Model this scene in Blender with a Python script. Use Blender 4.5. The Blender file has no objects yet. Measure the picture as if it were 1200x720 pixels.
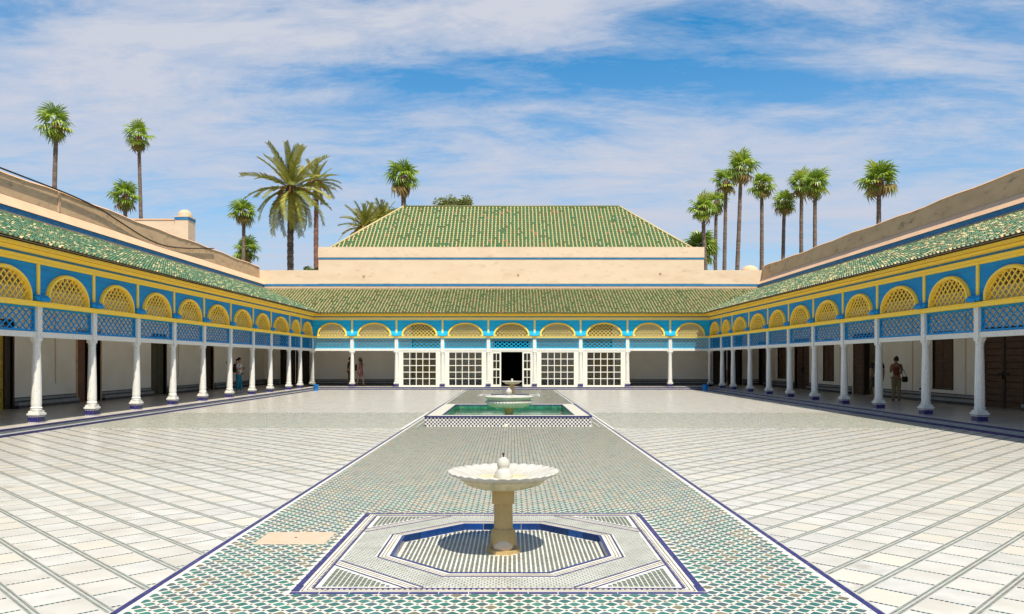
import bpy, bmesh, math, random
from math import pi, sin, cos, tan, sqrt, radians as R
from mathutils import Vector, Matrix

random.seed(7)
sc = bpy.context.scene
C = sc.collection

# ------------------------------------------------------------------ camera
cam_d = bpy.data.cameras.new('camera')
cam = bpy.data.objects.new('camera', cam_d)
C.objects.link(cam)
cam.location = (0.05, 0.0, 1.7)
cam.rotation_euler = (R(90), 0, 0)
cam_d.sensor_width = 36
cam_d.lens = 27.75
cam_d.shift_y = 0.0525
cam_d.clip_start = 0.1
cam_d.clip_end = 3000
sc.camera = cam

# ------------------------------------------------------------------ light
SUNV = Vector((0.17, -0.50, 1.0)).normalized()       # towards the sun
sun_d = bpy.data.lights.new('sun', 'SUN')
sun_d.energy = 4.3
sun_d.angle = R(0.5)
sun_d.color = (1.0, 0.93, 0.80)
sun = bpy.data.objects.new('sun', sun_d)
C.objects.link(sun)
sun.rotation_euler = SUNV.to_track_quat('Z', 'Y').to_euler()
sun.location = (0, 0, 30)

world = bpy.data.worlds.new('World')
sc.world = world
world.use_nodes = True
wn, wl = world.node_tree.nodes, world.node_tree.links
wn.clear()
wout = wn.new('ShaderNodeOutputWorld')
wbg = wn.new('ShaderNodeBackground')
wbg.inputs['Strength'].default_value = 0.125
wl.new(wbg.outputs[0], wout.inputs[0])
sky = wn.new('ShaderNodeTexSky')
sky.sky_type = 'NISHITA'
sky.sun_disc = False
sky.sun_elevation = math.asin(SUNV.z)
sky.sun_rotation = math.atan2(SUNV.x, SUNV.y)
sky.altitude = 450
sky.air_density = 1.0
sky.dust_density = 1.2
sky.ozone_density = 1.6


def wmath(op, a, b=None, c=None, clamp=False):
    n = wn.new('ShaderNodeMath')
    n.operation = op
    n.use_clamp = clamp
    for i, v in enumerate((a, b, c)):
        if v is None:
            continue
        if isinstance(v, (int, float)):
            n.inputs[i].default_value = v
        else:
            wl.new(v, n.inputs[i])
    return n.outputs[0]


tc = wn.new('ShaderNodeTexCoord')
sep = wn.new('ShaderNodeSeparateXYZ')
wl.new(tc.outputs['Generated'], sep.inputs[0])
zz = wmath('MAXIMUM', sep.outputs[2], 0.0)
den = wmath('ADD', zz, 0.13)
ux = wmath('DIVIDE', sep.outputs[0], den)
uy = wmath('DIVIDE', sep.outputs[1], den)
comb = wn.new('ShaderNodeCombineXYZ')
wl.new(ux, comb.inputs[0])
wl.new(uy, comb.inputs[1])
mp = wn.new('ShaderNodeMapping')
mp.inputs['Scale'].default_value = (0.42, 0.85, 1)
mp.inputs['Rotation'].default_value = (0, 0, R(14))
mp.inputs['Location'].default_value = (3.1, 1.35, 0)
wl.new(comb.outputs[0], mp.inputs[0])


def wnoise(scale, detail, rough, dist, src):
    n = wn.new('ShaderNodeTexNoise')
    n.inputs['Scale'].default_value = scale
    n.inputs['Detail'].default_value = detail
    n.inputs['Roughness'].default_value = rough
    n.inputs['Distortion'].default_value = dist
    wl.new(src, n.inputs['Vector'])
    return n.outputs[0]


def wramp(src, stops):
    n = wn.new('ShaderNodeValToRGB')
    e = n.color_ramp.elements
    while len(e) > 1:
        e.remove(e[0])
    e[0].position = stops[0][0]
    e[0].color = (stops[0][1],) * 3 + (1,)
    for p, v in stops[1:]:
        k = e.new(p)
        k.color = (v, v, v, 1)
    wl.new(src, n.inputs[0])
    return n.outputs[0]


n_big = wnoise(0.75, 5, 0.55, 0.6, mp.outputs[0])
n_mid = wnoise(2.4, 10, 0.68, 0.7, mp.outputs[0])
n_fine = wnoise(8.0, 9, 0.7, 0.4, mp.outputs[0])


def wblob(dx, dz, rx, rz):
    """a soft bank of cloud round one direction of the sky"""
    a = wmath('DIVIDE', sep.outputs[0], wmath('MAXIMUM', sep.outputs[1], 0.05))
    b = wmath('DIVIDE', sep.outputs[2], wmath('MAXIMUM', sep.outputs[1], 0.05))
    p = wmath('POWER', wmath('ABSOLUTE', wmath('DIVIDE', wmath('SUBTRACT', a, dx), rx)), 2)
    q = wmath('POWER', wmath('ABSOLUTE', wmath('DIVIDE', wmath('SUBTRACT', b, dz), rz)), 2)
    e = wmath('EXPONENT', wmath('MULTIPLY', wmath('ADD', p, q), -1))
    return e


def pxdir(px, py):
    return (px - 600) / 925.0, (423 - py) / 925.0


tot = None
for px, py, rx, ry, amp in ((330, 35, 330, 48, .17), (60, 110, 220, 60, .12), (560, 28, 150, 40, .11),
                            (1080, 72, 150, 17, .14), (760, 185, 330, 55, .10), (230, 175, 190, 32, .09),
                            (700, 100, 80, 30, -.03), (820, 30, 260, 32, -.11), (1040, 108, 110, 20, -.08),
                            (520, 85, 110, 26, -.10), (640, 165, 60, 40, -.05), (40, 25, 70, 22, -.10),
                            (1000, 240, 300, 60, .08), (1100, 150, 200, 40, .05), (880, 85, 90, 20, -.08)):
    dx, dz = pxdir(px, py)
    b = wmath('MULTIPLY', wblob(dx, dz, rx / 925, ry / 925), amp)
    tot = b if tot is None else wmath('ADD', tot, b)
cl = wmath('MULTIPLY', n_mid, 0.62)
cl = wmath('ADD', cl, wmath('MULTIPLY', n_big, 0.38))
cl = wmath('ADD', cl, wmath('MULTIPLY', wmath('SUBTRACT', n_fine, 0.5), 0.40))
cl = wmath('ADD', cl, tot)
cover = wramp(cl, [(0.41, 0.0), (0.50, 0.28), (0.58, 0.64), (0.70, 0.97)])
# haze towards the horizon
hor = wmath('SUBTRACT', 1.0, wmath('MULTIPLY', zz, 2.3), clamp=True)
hor = wmath('MULTIPLY', wmath('POWER', hor, 1.4), 0.80)
cover2 = cover
hs = wn.new('ShaderNodeHueSaturation')
hs.inputs['Saturation'].default_value = 1.5
hs.inputs['Hue'].default_value = 0.49
hs.inputs['Value'].default_value = 0.88
wl.new(sky.outputs[0], hs.inputs['Color'])
mixc = wn.new('ShaderNodeMix')
mixc.data_type = 'RGBA'
wl.new(cover2, mixc.inputs[0])
wl.new(hs.outputs[0], mixc.inputs[6])
mixc.inputs[7].default_value = (3.30, 3.42, 3.85, 1)
mixh = wn.new('ShaderNodeMix')
mixh.data_type = 'RGBA'
wl.new(hor, mixh.inputs[0])
wl.new(mixc.outputs[2], mixh.inputs[6])
mixh.inputs[7].default_value = (2.65, 2.95, 3.75, 1)
wl.new(mixh.outputs[2], wbg.inputs[0])

sc.view_settings.view_transform = 'Standard'
sc.view_settings.look = 'None'
sc.view_settings.gamma = 1
sc.view_settings.use_curve_mapping = False
sc.view_settings.exposure = 0.63
try:
    sc.cycles.max_bounces = 12
    sc.cycles.diffuse_bounces = 8
    sc.cycles.sample_clamp_indirect = 6
except Exception:
    pass


# ------------------------------------------------------------------ materials
def new_mat(name):
    m = bpy.data.materials.new(name)
    m.use_nodes = True
    nt = m.node_tree
    nt.nodes.clear()
    o = nt.nodes.new('ShaderNodeOutputMaterial')
    b = nt.nodes.new('ShaderNodeBsdfPrincipled')
    nt.links.new(b.outputs[0], o.inputs[0])
    return m, nt, b, o


def mat(name, col, rough=0.6, col2=None, scale=3.0, detail=5, lo=0.4, hi=0.65, bump=0.0, bscale=None,
        spec=0.3, col3=None, scale3=40, lo3=0.6, hi3=0.65, metal=0.0, per_obj=0.0, stretch=(1, 1, 1), coat=0.0):
    """base colour, broad patches of col2, small marks of col3, fine relief; per_obj varies value by object"""
    m, nt, b, o = new_mat(name)
    N, L = nt.nodes, nt.links
    b.inputs['Roughness'].default_value = rough
    b.inputs['Metallic'].default_value = metal
    b.inputs['Specular IOR Level'].default_value = spec
    if coat:
        b.inputs['Coat Weight'].default_value = coat
        b.inputs['Coat Roughness'].default_value = 0.12
    t = N.new('ShaderNodeTexCoord')
    mpn = N.new('ShaderNodeMapping')
    mpn.inputs['Scale'].default_value = stretch
    ge = N.new('ShaderNodeNewGeometry')
    L.new(ge.outputs['Position'], mpn.inputs[0])

    def noise(s, d, r=0.6):
        n = N.new('ShaderNodeTexNoise')
        n.inputs['Scale'].default_value = s
        n.inputs['Detail'].default_value = d
        n.inputs['Roughness'].default_value = r
        L.new(mpn.outputs[0], n.inputs['Vector'])
        return n

    def ramp(src, a, z):
        r = N.new('ShaderNodeMapRange')
        r.inputs[1].default_value = a
        r.inputs[2].default_value = z
        L.new(src, r.inputs[0])
        return r.outputs[0]
    cur = None
    if col2 is not None:
        mx = N.new('ShaderNodeMix')
        mx.data_type = 'RGBA'
        L.new(ramp(noise(scale, detail).outputs[0], lo, hi), mx.inputs[0])
        mx.inputs[6].default_value = (*col, 1)
        mx.inputs[7].default_value = (*col2, 1)
        cur = mx.outputs[2]
    if col3 is not None:
        mx = N.new('ShaderNodeMix')
        mx.data_type = 'RGBA'
        L.new(ramp(noise(scale3, 4).outputs[0], lo3, hi3), mx.inputs[0])
        if cur is not None:
            L.new(cur, mx.inputs[6])
        else:
            mx.inputs[6].default_value = (*col, 1)
        mx.inputs[7].default_value = (*col3, 1)
        cur = mx.outputs[2]
    if per_obj:
        oi = N.new('ShaderNodeObjectInfo')
        h = N.new('ShaderNodeHueSaturation')
        r = N.new('ShaderNodeMapRange')
        r.inputs[3].default_value = 1 - per_obj
        r.inputs[4].default_value = 1 + per_obj
        L.new(oi.outputs['Random'], r.inputs[0])
        L.new(r.outputs[0], h.inputs['Value'])
        if cur is not None:
            L.new(cur, h.inputs['Color'])
        else:
            h.inputs['Color'].default_value = (*col, 1)
        cur = h.outputs[0]
    if cur is not None:
        L.new(cur, b.inputs['Base Color'])
    else:
        b.inputs['Base Color'].default_value = (*col, 1)
    if bump:
        bn = N.new('ShaderNodeBump')
        bn.inputs['Strength'].default_value = bump
        bn.inputs['Distance'].default_value = 0.02
        L.new(noise(bscale or scale * 6, 6).outputs[0], bn.inputs['Height'])
        L.new(bn.outputs[0], b.inputs['Normal'])
    return m


M = {}
M['marble'] = mat('marble', (.555, .53, .475), .28, (.48, .455, .40), 2.2, 8, .42, .72, col3=(.44, .41, .34), scale3=.55, lo3=.48, hi3=.78, per_obj=.05, bump=.02)
M['marble_b'] = mat('marble_b', (.54, .525, .48), .30, (.45, .435, .39), 3.1, 8, .4, .7, col3=(.58, .55, .50), scale3=6, lo3=.58, hi3=.75, per_obj=.05)
M['marble_c'] = mat('marble_c', (.575, .53, .44), .28, (.52, .49, .42), 2.6, 8, .4, .7, per_obj=.05)
M['marble_d'] = mat('marble_d', (.49, .475, .435), .33, (.55, .53, .48), 7, 9, .45, .6, col3=(.40, .37, .31), scale3=2.5, lo3=.52, hi3=.66, per_obj=.05)
M['joint'] = mat('joint', (.45, .435, .38), .55, (.37, .355, .30), 5, 5, col3=(.40, .36, .28), scale3=30, lo3=.58, hi3=.7)
M['joint_far'] = mat('joint_far', (.34, .33, .28), .5, (.28, .28, .24), 4, 5)
M['grout'] = mat('grout', (.62, .60, .52), .45, (.47, .45, .38), 4, 6, .45, .7, col3=(.40, .31, .22), scale3=22, lo3=.60, hi3=.68)
M['grout_far'] = mat('grout_far', (.52, .50, .41), .38, (.52, .50, .41), 3, 6)
M['green_a'] = mat('green_a', (.022, .135, .105), .25, (.03, .10, .09), 8, 3, per_obj=.2)
M['green_b'] = mat('green_b', (.035, .17, .12), .25, (.05, .13, .11), 8, 3, per_obj=.2)
M['green_c'] = mat('green_c', (.05, .11, .12), .28, (.08, .10, .09), 8, 3, per_obj=.2)
M['trim_brown'] = mat('trim_brown', (.11, .075, .05), .35, (.16, .11, .07), 9, 3)
M['olive'] = mat('olive', (.19, .165, .095), .35, (.14, .14, .085), 8, 3, per_obj=.2)
M['navy'] = mat('navy', (.018, .017, .10), .35, (.032, .028, .14), 7, 4, col3=(.20, .16, .18), scale3=18, lo3=.6, hi3=.7)
M['pool_blue'] = mat('pool_blue', (.005, .022, .12), .25, (.008, .05, .17), 3, 4, .35, .65, per_obj=.5)
M['terracotta'] = mat('terracotta', (.42, .25, .17), .5, (.52, .36, .25), 20, 4)
M['pale_tile'] = mat('pale_tile', (.72, .70, .66), .35, (.58, .55, .50), 12, 4)
M['dark_tile'] = mat('dark_tile', (.018, .018, .04), .22, (.04, .03, .05), 9, 3)
M['slab'] = mat('slab', (.56, .37, .25), .6, (.52, .40, .30), 6, 6, bump=.15, bscale=30)
M['fountain'] = mat('fountain', (.50, .48, .43), .45, (.40, .375, .30), 5, 7, .40, .66, bump=.15, bscale=50, col3=(.50, .47, .36), scale3=14, lo3=.62, hi3=.8)
M['bowl_under'] = mat('bowl_under', (.56, .48, .30), .6, (.38, .37, .22), 7, 7, .42, .62, bump=.3, bscale=40)
M['sandstone'] = mat('sandstone', (.52, .36, .15), .7, (.44, .30, .12), 6, 7, .4, .7, col3=(.22, .17, .09), scale3=45, lo3=.64, hi3=.70, bump=.35, bscale=60)
M['dome_stone'] = mat('dome_stone', (.56, .45, .30), .85, (.44, .34, .22), 9, 6, bump=.6, bscale=12)
M['nozzle'] = mat('nozzle', (.06, .05, .03), .5, metal=.5)
M['white_paint'] = mat('white_paint', (.68, .665, .61), .5, (.64, .63, .57), 5, 7, .45, .7, col3=(.34, .24, .15), scale3=23, lo3=.635, hi3=.67, bump=.12, bscale=25)
M['trim_cream'] = mat('trim_cream', (.72, .70, .60), .5, (.68, .64, .50), 4, 6, .5, .75, col3=(.42, .34, .2), scale3=20, lo3=.67, hi3=.70)
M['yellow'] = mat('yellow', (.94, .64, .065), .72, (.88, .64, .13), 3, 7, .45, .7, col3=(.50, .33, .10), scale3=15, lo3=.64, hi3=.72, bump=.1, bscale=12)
M['yellow_sunlit'] = mat('yellow_sunlit', (.82, .66, .21), .72, (.76, .62, .26), 3, 7, .45, .7, col3=(.55, .42, .18), scale3=15, lo3=.66, hi3=.72)  # same yellow paint, with the wash of direct sun put into its colour
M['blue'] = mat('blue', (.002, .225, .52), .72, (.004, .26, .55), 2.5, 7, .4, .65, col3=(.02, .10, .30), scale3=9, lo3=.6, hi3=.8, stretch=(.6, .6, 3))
M['blue_sunlit'] = mat('blue_sunlit', (.004, .42, .70), .72, (.01, .46, .74), 2.5, 7, .4, .65, col3=(.25, .45, .55), scale3=17, lo3=.67, hi3=.7, stretch=(.6, .6, 3))  # same blue paint, brightened to carry the sun on the far arcade
M['blue_band'] = mat('blue_band', (.012, .15, .34), .6, (.05, .22, .38), 6, 7, .45, .7, col3=(.40, .36, .30), scale3=14, lo3=.63, hi3=.7, stretch=(.4, .4, 3))
M['blue_lattice'] = mat('blue_lattice', (.002, .225, .53), .72, (.004, .27, .57), 4, 5)
M['plaster'] = mat('plaster', (.69, .54, .385), .85, (.62, .47, .32), 1.1, 8, .45, .72, col3=(.50, .33, .19), scale3=2.6, lo3=.58, hi3=.85, bump=.25, bscale=5, stretch=(.5, .5, 1.2))
M['plaster_pink'] = mat('plaster_pink', (.70, .45, .28), .85, (.62, .39, .24), 1.4, 8, .4, .7, bump=.2, bscale=8)
M['plaster_brown'] = mat('plaster_brown', (.66, .44, .25), .9, (.56, .37, .21), 1.3, 9, .4, .65, col3=(.24, .18, .11), scale3=2.6, lo3=.58, hi3=.78, bump=.35, bscale=9, stretch=(.6, .6, 1.5))
M['inner_wall'] = mat('inner_wall', (.93, .88, .76), .8, (.86, .79, .64), 1.0, 7, .4, .7, bump=.08, bscale=10)
M['gallery_floor'] = mat('gallery_floor', (.60, .55, .46), .28, (.37, .35, .31), 3, 7, col3=(.50, .47, .42), scale3=55, lo3=.5, hi3=.6)
M['dado_dark'] = mat('dado_dark', (.035, .035, .05), .4, (.06, .055, .06), 4, 5)
M['dado_grey'] = mat('dado_grey', (.34, .34, .32), .5, (.26, .27, .26), 3, 6)
M['ceiling_wood'] = mat('ceiling_wood', (.40, .30, .18), .7, (.18, .12, .07), 3, 7, stretch=(2, 2, 1))
M['wood'] = mat('wood', (.14, .075, .042), .6, (.075, .04, .025), 3, 8, .35, .65, bump=.3, bscale=20, stretch=(.6, .6, 6))
M['wood_dark'] = mat('wood_dark', (.035, .025, .018), .55, (.055, .035, .022), 4, 7, stretch=(3, 3, .5))
M['wood_green'] = mat('wood_green', (.055, .055, .03), .5, (.08, .065, .03), 4, 7, stretch=(3, 3, .5))
M['wood_red'] = mat('wood_red', (.20, .07, .03), .5, (.13, .05, .025), 4, 7, stretch=(3, 3, .5))
M['gold'] = mat('gold', (.50, .33, .02), .45, (.32, .19, .02), 9, 4, .45, .55, col3=(.62, .45, .06), scale3=24, lo3=.5, hi3=.55)
M['unlit_black'] = mat('unlit_black', (.02, .018, .016), .8)  # near-black standing in for the unlit depth behind openings
M['iron'] = mat('iron', (.02, .02, .02), .5, metal=.6)
M['cover_a'] = mat('roof_green', (.040, .115, .050), .4, (.055, .15, .075), 5, 4)
M['cover_b'] = mat('roof_pale_green', (.13, .20, .10), .4, (.07, .15, .07), 5, 4)
M['cover_c'] = mat('roof_cream', (.52, .43, .22), .7, (.42, .36, .17), 5, 4)
M['cover_d'] = mat('roof_olive', (.17, .17, .065), .45, (.15, .18, .07), 5, 4)
M['cover_e'] = mat('roof_brown', (.24, .12, .055), .6, (.16, .09, .05), 5, 4)
M['pan_a'] = mat('roof_pan_green', (.045, .10, .030), .4, (.07, .15, .05), 5, 4)
M['pan_b'] = mat('roof_pan_olive', (.09, .10, .03), .45, (.07, .09, .03), 5, 4)
M['mortar'] = mat('mortar', (.40, .29, .19), .85, (.32, .22, .14), 6, 6, bump=.3)
M['ground'] = mat('ground', (.32, .25, .17), .95, (.25, .20, .13), .15, 6)
M['trunk'] = mat('trunk', (.20, .15, .115), .9, (.11, .08, .06), 1.5, 6, .4, .6, bump=.5, bscale=8, stretch=(1, 1, 5))
M['trunk_date'] = mat('trunk_date', (.17, .13, .09), .9, (.07, .05, .035), 2.5, 6, .42, .56, bump=.6, bscale=6, stretch=(1, 1, 3))
M['trunk_red'] = mat('trunk_red', (.26, .13, .09), .9, (.12, .06, .045), 2.5, 6, .42, .58, bump=.5, bscale=6, stretch=(1, 1, 4))


def leaf_mat(name, col, col2, trans=.35):
    m, nt, b, o = new_mat(name)
    N, L = nt.nodes, nt.links
    oi = N.new('ShaderNodeObjectInfo')
    t = N.new('ShaderNodeTexCoord')
    n = N.new('ShaderNodeTexNoise')
    n.inputs['Scale'].default_value = 3.0
    L.new(t.outputs['Object'], n.inputs['Vector'])
    ad = N.new('ShaderNodeMath')
    ad.operation = 'ADD'
    L.new(oi.outputs['Random'], ad.inputs[0])
    L.new(n.outputs[0], ad.inputs[1])
    mr = N.new('ShaderNodeMapRange')
    mr.inputs[1].default_value = .4
    mr.inputs[2].default_value = 1.6
    L.new(ad.outputs[0], mr.inputs[0])
    mx = N.new('ShaderNodeMix')
    mx.data_type = 'RGBA'
    L.new(mr.outputs[0], mx.inputs[0])
    mx.inputs[6].default_value = (*col, 1)
    mx.inputs[7].default_value = (*col2, 1)
    L.new(mx.outputs[2], b.inputs['Base Color'])
    b.inputs['Roughness'].default_value = .45
    tr = N.new('ShaderNodeBsdfTranslucent')
    L.new(mx.outputs[2], tr.inputs[0])
    ms = N.new('ShaderNodeMixShader')
    ms.inputs[0].default_value = trans
    L.new(b.outputs[0], ms.inputs[1])
    L.new(tr.outputs[0], ms.inputs[2])
    L.new(ms.outputs[0], o.inputs[0])
    return m


M['leaf'] = leaf_mat('palm_leaf', (.14, .24, .025), (.33, .44, .04))
M['leaf_young'] = leaf_mat('palm_leaf_young', (.33, .42, .03), (.46, .50, .06))
M['leaf_old'] = leaf_mat('palm_leaf_old', (.24, .22, .04), (.28, .17, .06), .25)
M['frond'] = leaf_mat('date_frond', (.19, .21, .03), (.38, .36, .05), .3)
M['frond_dry'] = leaf_mat('date_frond_dry', (.25, .22, .05), (.34, .22, .10), .3)
M['date_stalk'] = mat('date_stalk', (.42, .19, .03), .6, (.30, .14, .04), 5, 4)
M['bush'] = leaf_mat('bush_leaf', (.13, .17, .04), (.28, .31, .08), .3)
M['skin'] = mat('skin', (.42, .25, .17), .5)
M['skin_b'] = mat('skin_tan', (.33, .18, .11), .5)
M['hair'] = mat('hair', (.018, .012, .010), .5)
M['white_cloth'] = mat('white_cloth', (.62, .60, .58), .85, (.52, .50, .49), 9, 3)
M['teal_cloth'] = mat('teal_cloth', (.02, .20, .28), .85, (.015, .16, .24), 9, 3)
M['black_cloth'] = mat('black_cloth', (.018, .018, .02), .8, (.03, .03, .032), 9, 3)
M['rust_cloth'] = mat('rust_cloth', (.22, .06, .025), .85, (.17, .05, .02), 9, 3)
M['khaki_cloth'] = mat('khaki_cloth', (.30, .24, .12), .85, (.25, .20, .10), 9, 3)
M['floral'] = mat('floral', (.30, .09, .09), .85, (.10, .05, .06), 14, 4, .45, .55, col3=(.5, .36, .3), scale3=30, lo3=.6, hi3=.64)
M['shoe_white'] = mat('shoe_white', (.6, .6, .6), .6)
M['shoe_brown'] = mat('shoe_brown', (.10, .05, .03), .6)
M['straw'] = mat('straw', (.30, .17, .08), .8)
M['bucket'] = mat('bucket', (.005, .20, .62), .35, (.01, .25, .68), 6, 4)
M['cable'] = mat('cable', (.015, .013, .012), .6)
M['bag'] = mat('bag', (.02, .02, .022), .6)
M['screen_white'] = M['trim_cream']

# glass for the screens
m, nt, b, o = new_mat('glass')
N, L = nt.nodes, nt.links
tr = N.new('ShaderNodeBsdfTransparent')
tr.inputs[0].default_value = (.80, .80, .76, 1)
gl = N.new('ShaderNodeBsdfGlossy')
gl.inputs['Roughness'].default_value = .03
fr = N.new('ShaderNodeFresnel')
fr.inputs[0].default_value = 1.5
ms = N.new('ShaderNodeMixShader')
L.new(fr.outputs[0], ms.inputs[0])
L.new(tr.outputs[0], ms.inputs[1])
L.new(gl.outputs[0], ms.inputs[2])
L.new(ms.outputs[0], o.inputs[0])
M['glass'] = m
# water
m, nt, b, o = new_mat('water')
N, L = nt.nodes, nt.links
tr = N.new('ShaderNodeBsdfTransparent')
tr.inputs[0].default_value = (.55, .82, .68, 1)
gl = N.new('ShaderNodeBsdfGlossy')
gl.inputs['Roughness'].default_value = .04
fr = N.new('ShaderNodeFresnel')
fr.inputs[0].default_value = 1.33
t = N.new('ShaderNodeTexCoord')
n = N.new('ShaderNodeTexNoise')
n.inputs['Scale'].default_value = 5
n.inputs['Detail'].default_value = 4
L.new(t.outputs['Object'], n.inputs['Vector'])
bn = N.new('ShaderNodeBump')
bn.inputs['Strength'].default_value = .35
bn.inputs['Distance'].default_value = .03
L.new(n.outputs[0], bn.inputs['Height'])
L.new(bn.outputs[0], gl.inputs['Normal'])
L.new(bn.outputs[0], fr.inputs['Normal'])
ms = N.new('ShaderNodeMixShader')
L.new(fr.outputs[0], ms.inputs[0])
L.new(tr.outputs[0], ms.inputs[1])
L.new(gl.outputs[0], ms.inputs[2])
L.new(ms.outputs[0], o.inputs[0])
M['water'] = m
M['pool_green'] = mat('pool_green', (.018, .11, .055), .25, (.025, .17, .11), 5, 6, .4, .6, col3=(.12, .24, .15), scale3=9, lo3=.56, hi3=.66)


# ------------------------------------------------------------------ mesh helper
class MB:
    def __init__(self):
        self.v, self.f, self.m, self.mats, self.sm = [], [], [], [], []

    def mi(self, mt):
        if mt not in self.mats:
            self.mats.append(mt)
        return self.mats.index(mt)

    def face(self, pts, mt, smooth=False):
        n = len(self.v)
        self.v.extend(pts)
        self.f.append(tuple(range(n, n + len(pts))))
        self.m.append(self.mi(mt))
        self.sm.append(smooth)

    def add(self, verts, faces, mt, smooth=False):
        n = len(self.v)
        self.v.extend(verts)
        k = self.mi(mt)
        for f in faces:
            self.f.append(tuple(n + i for i in f))
            self.m.append(k)
            self.sm.append(smooth)

    def box(self, x0, x1, y0, y1, z0, z1, mt):
        if x0 > x1: x0, x1 = x1, x0
        if y0 > y1: y0, y1 = y1, y0
        if z0 > z1: z0, z1 = z1, z0
        self.add([(x0, y0, z0), (x1, y0, z0), (x1, y1, z0), (x0, y1, z0), (x0, y0, z1), (x1, y0, z1), (x1, y1, z1), (x0, y1, z1)],
                 [(0, 3, 2, 1), (4, 5, 6, 7), (0, 1, 5, 4), (1, 2, 6, 5), (2, 3, 7, 6), (3, 0, 4, 7)], mt)

    def bbox(self, x0, x1, y0, y1, z0, z1, mt, c=0.01):
        """box with chamfered vertical and top edges"""
        P = lambda i, z: [(x0 + i, y0 + i, z), (x1 - i, y0 + i, z), (x1 - i, y1 - i, z), (x0 + i, y1 - i, z)]
        v = P(c, z0) + P(0, z0 + c) + P(0, z1 - c) + P(c, z1)
        f = [(3, 2, 1, 0), (12, 13, 14, 15)]
        for k in range(3):
            for j in range(4):
                a, b_ = k * 4 + j, k * 4 + (j + 1) % 4
                f.append((a, b_, b_ + 4, a + 4))
        self.add(v, f, mt)

    def prism(self, poly, z0, z1, mt, top=None):
        n = len(poly)
        v = [(x, y, z0) for x, y in poly] + [(x, y, z1) for x, y in poly]
        self.add(v, [tuple(range(n - 1, -1, -1))], mt)
        self.add(v, [tuple(range(n, 2 * n))], top or mt)
        self.add(v, [(i, (i + 1) % n, n + (i + 1) % n, n + i) for i in range(n)], mt)

    def lathe(self, prof, mt, seg=24, cx=0, cy=0, cz=0, smooth=True, rmod=None, phase=0.0, squash=1.0):
        v = []
        for j, (r, z) in enumerate(prof):
            for i in range(seg):
                a = 2 * pi * i / seg + phase
                rr = r * (rmod(a, j) if rmod else 1)
                v.append((cx + rr * cos(a), cy + rr * sin(a) * squash, cz + z))
        f = []
        for j in range(len(prof) - 1):
            for i in range(seg):
                a, b_ = j * seg + i, j * seg + (i + 1) % seg
                f.append((a, b_, b_ + seg, a + seg))
        self.add(v, f, mt, smooth)
        n = (len(prof) - 1) * seg
        if prof[0][0] > 1e-4:
            self.add([v[i] for i in range(seg)][::-1], [tuple(range(seg))], mt)
        if prof[-1][0] > 1e-4:
            self.add([v[n + i] for i in range(seg)], [tuple(range(seg))], mt)

    def tube(self, pts, rad, mt, seg=6, cap=True, smooth=True):
        pts = [Vector(p) for p in pts]
        rs = rad if isinstance(rad, (list, tuple)) else [rad] * len(pts)
        v, f = [], []
        up = Vector((0, 0, 1))
        for i, p in enumerate(pts):
            t_ = (pts[min(i + 1, len(pts) - 1)] - pts[max(i - 1, 0)]).normalized()
            a = t_.cross(up)
            if a.length < .05:
                a = t_.cross(Vector((1, 0, 0)))
            a.normalize()
            b_ = t_.cross(a)
            for k in range(seg):
                q = 2 * pi * k / seg
                v.append(tuple(p + (a * cos(q) + b_ * sin(q)) * rs[i]))
        for i in range(len(pts) - 1):
            for k in range(seg):
                a0, b0 = i * seg + k, i * seg + (k + 1) % seg
                f.append((a0, a0 + seg, b0 + seg, b0))
        if cap:
            f.append(tuple(range(seg)))
            f.append(tuple(range(len(v) - 1, len(v) - 1 - seg, -1)))
        self.add(v, f, mt, smooth)

    def mesh(self, name):
        me = bpy.data.meshes.new(name)
        me.from_pydata([tuple(p) for p in self.v], [], self.f)
        for mt in self.mats:
            me.materials.append(M[mt])
        me.polygons.foreach_set('material_index', self.m)
        me.polygons.foreach_set('use_smooth', self.sm)
        me.update()
        return me

    def build(self, name, parent=None, loc=(0, 0, 0), rot=None, stuff=False, label=None):
        o = bpy.data.objects.new(name, self.mesh(name))
        C.objects.link(o)
        o.location = loc
        if rot:
            o.rotation_euler = rot
        if parent:
            o.parent = parent
        if stuff:
            o['kind'] = 'stuff'
        if label:
            o['label'] = label
        return o


def inst(name, me, parent=None, loc=(0, 0, 0), rot=(0, 0, 0), scale=(1, 1, 1)):
    o = bpy.data.objects.new(name, me)
    C.objects.link(o)
    o.location, o.rotation_euler, o.scale = loc, rot, scale
    o.parent = parent
    return o


def tag(o, label, cat, group=None):
    o['label'] = label
    o['category'] = cat
    if group:
        o['group'] = group
    return o


def thing(name, label, cat, loc=(0, 0, 0), rz=0.0, group=None):
    o = bpy.data.objects.new(name, None)
    C.objects.link(o)
    o.location = loc
    o.rotation_euler = (0, 0, rz)
    o.empty_display_size = .3
    return tag(o, label, cat, group)


def struct(o):
    o['kind'] = 'structure'
    return o


# ------------------------------------------------------------------ ground and courtyard floor
mb = MB()
mb.face([(-900, -900, -.30), (900, -900, -.30), (900, 900, -.30), (-900, 900, -.30)], 'ground')
struct(mb.build('ground'))

SX = -0.05                 # centre line of the court
STRIP = 2.58               # half width of the central path
XE = 11.22                 # edge of the court
YE = 46.45
Y0 = -3.0
FY = (7.28, 39.3)          # the two octagonal basins
PX0, PX1, PY0, PY1 = -2.2, 2.1, 20.4, 26.2       # raised pool

floor = thing('courtyard_floor', 'x', 'x')
del floor['label']; del floor['category']
struct(floor)

# bedding slab with openings for the two sunken basins
INR = .95
T8 = tan(pi / 8)


def octa(r, cx=0.0, cy=0.0):
    h = r * T8
    return [(cx + a, cy + b_) for a, b_ in ((r, -h), (r, h), (h, r), (-h, r), (-r, h), (-r, -h), (-h, -r), (h, -r))]


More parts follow.
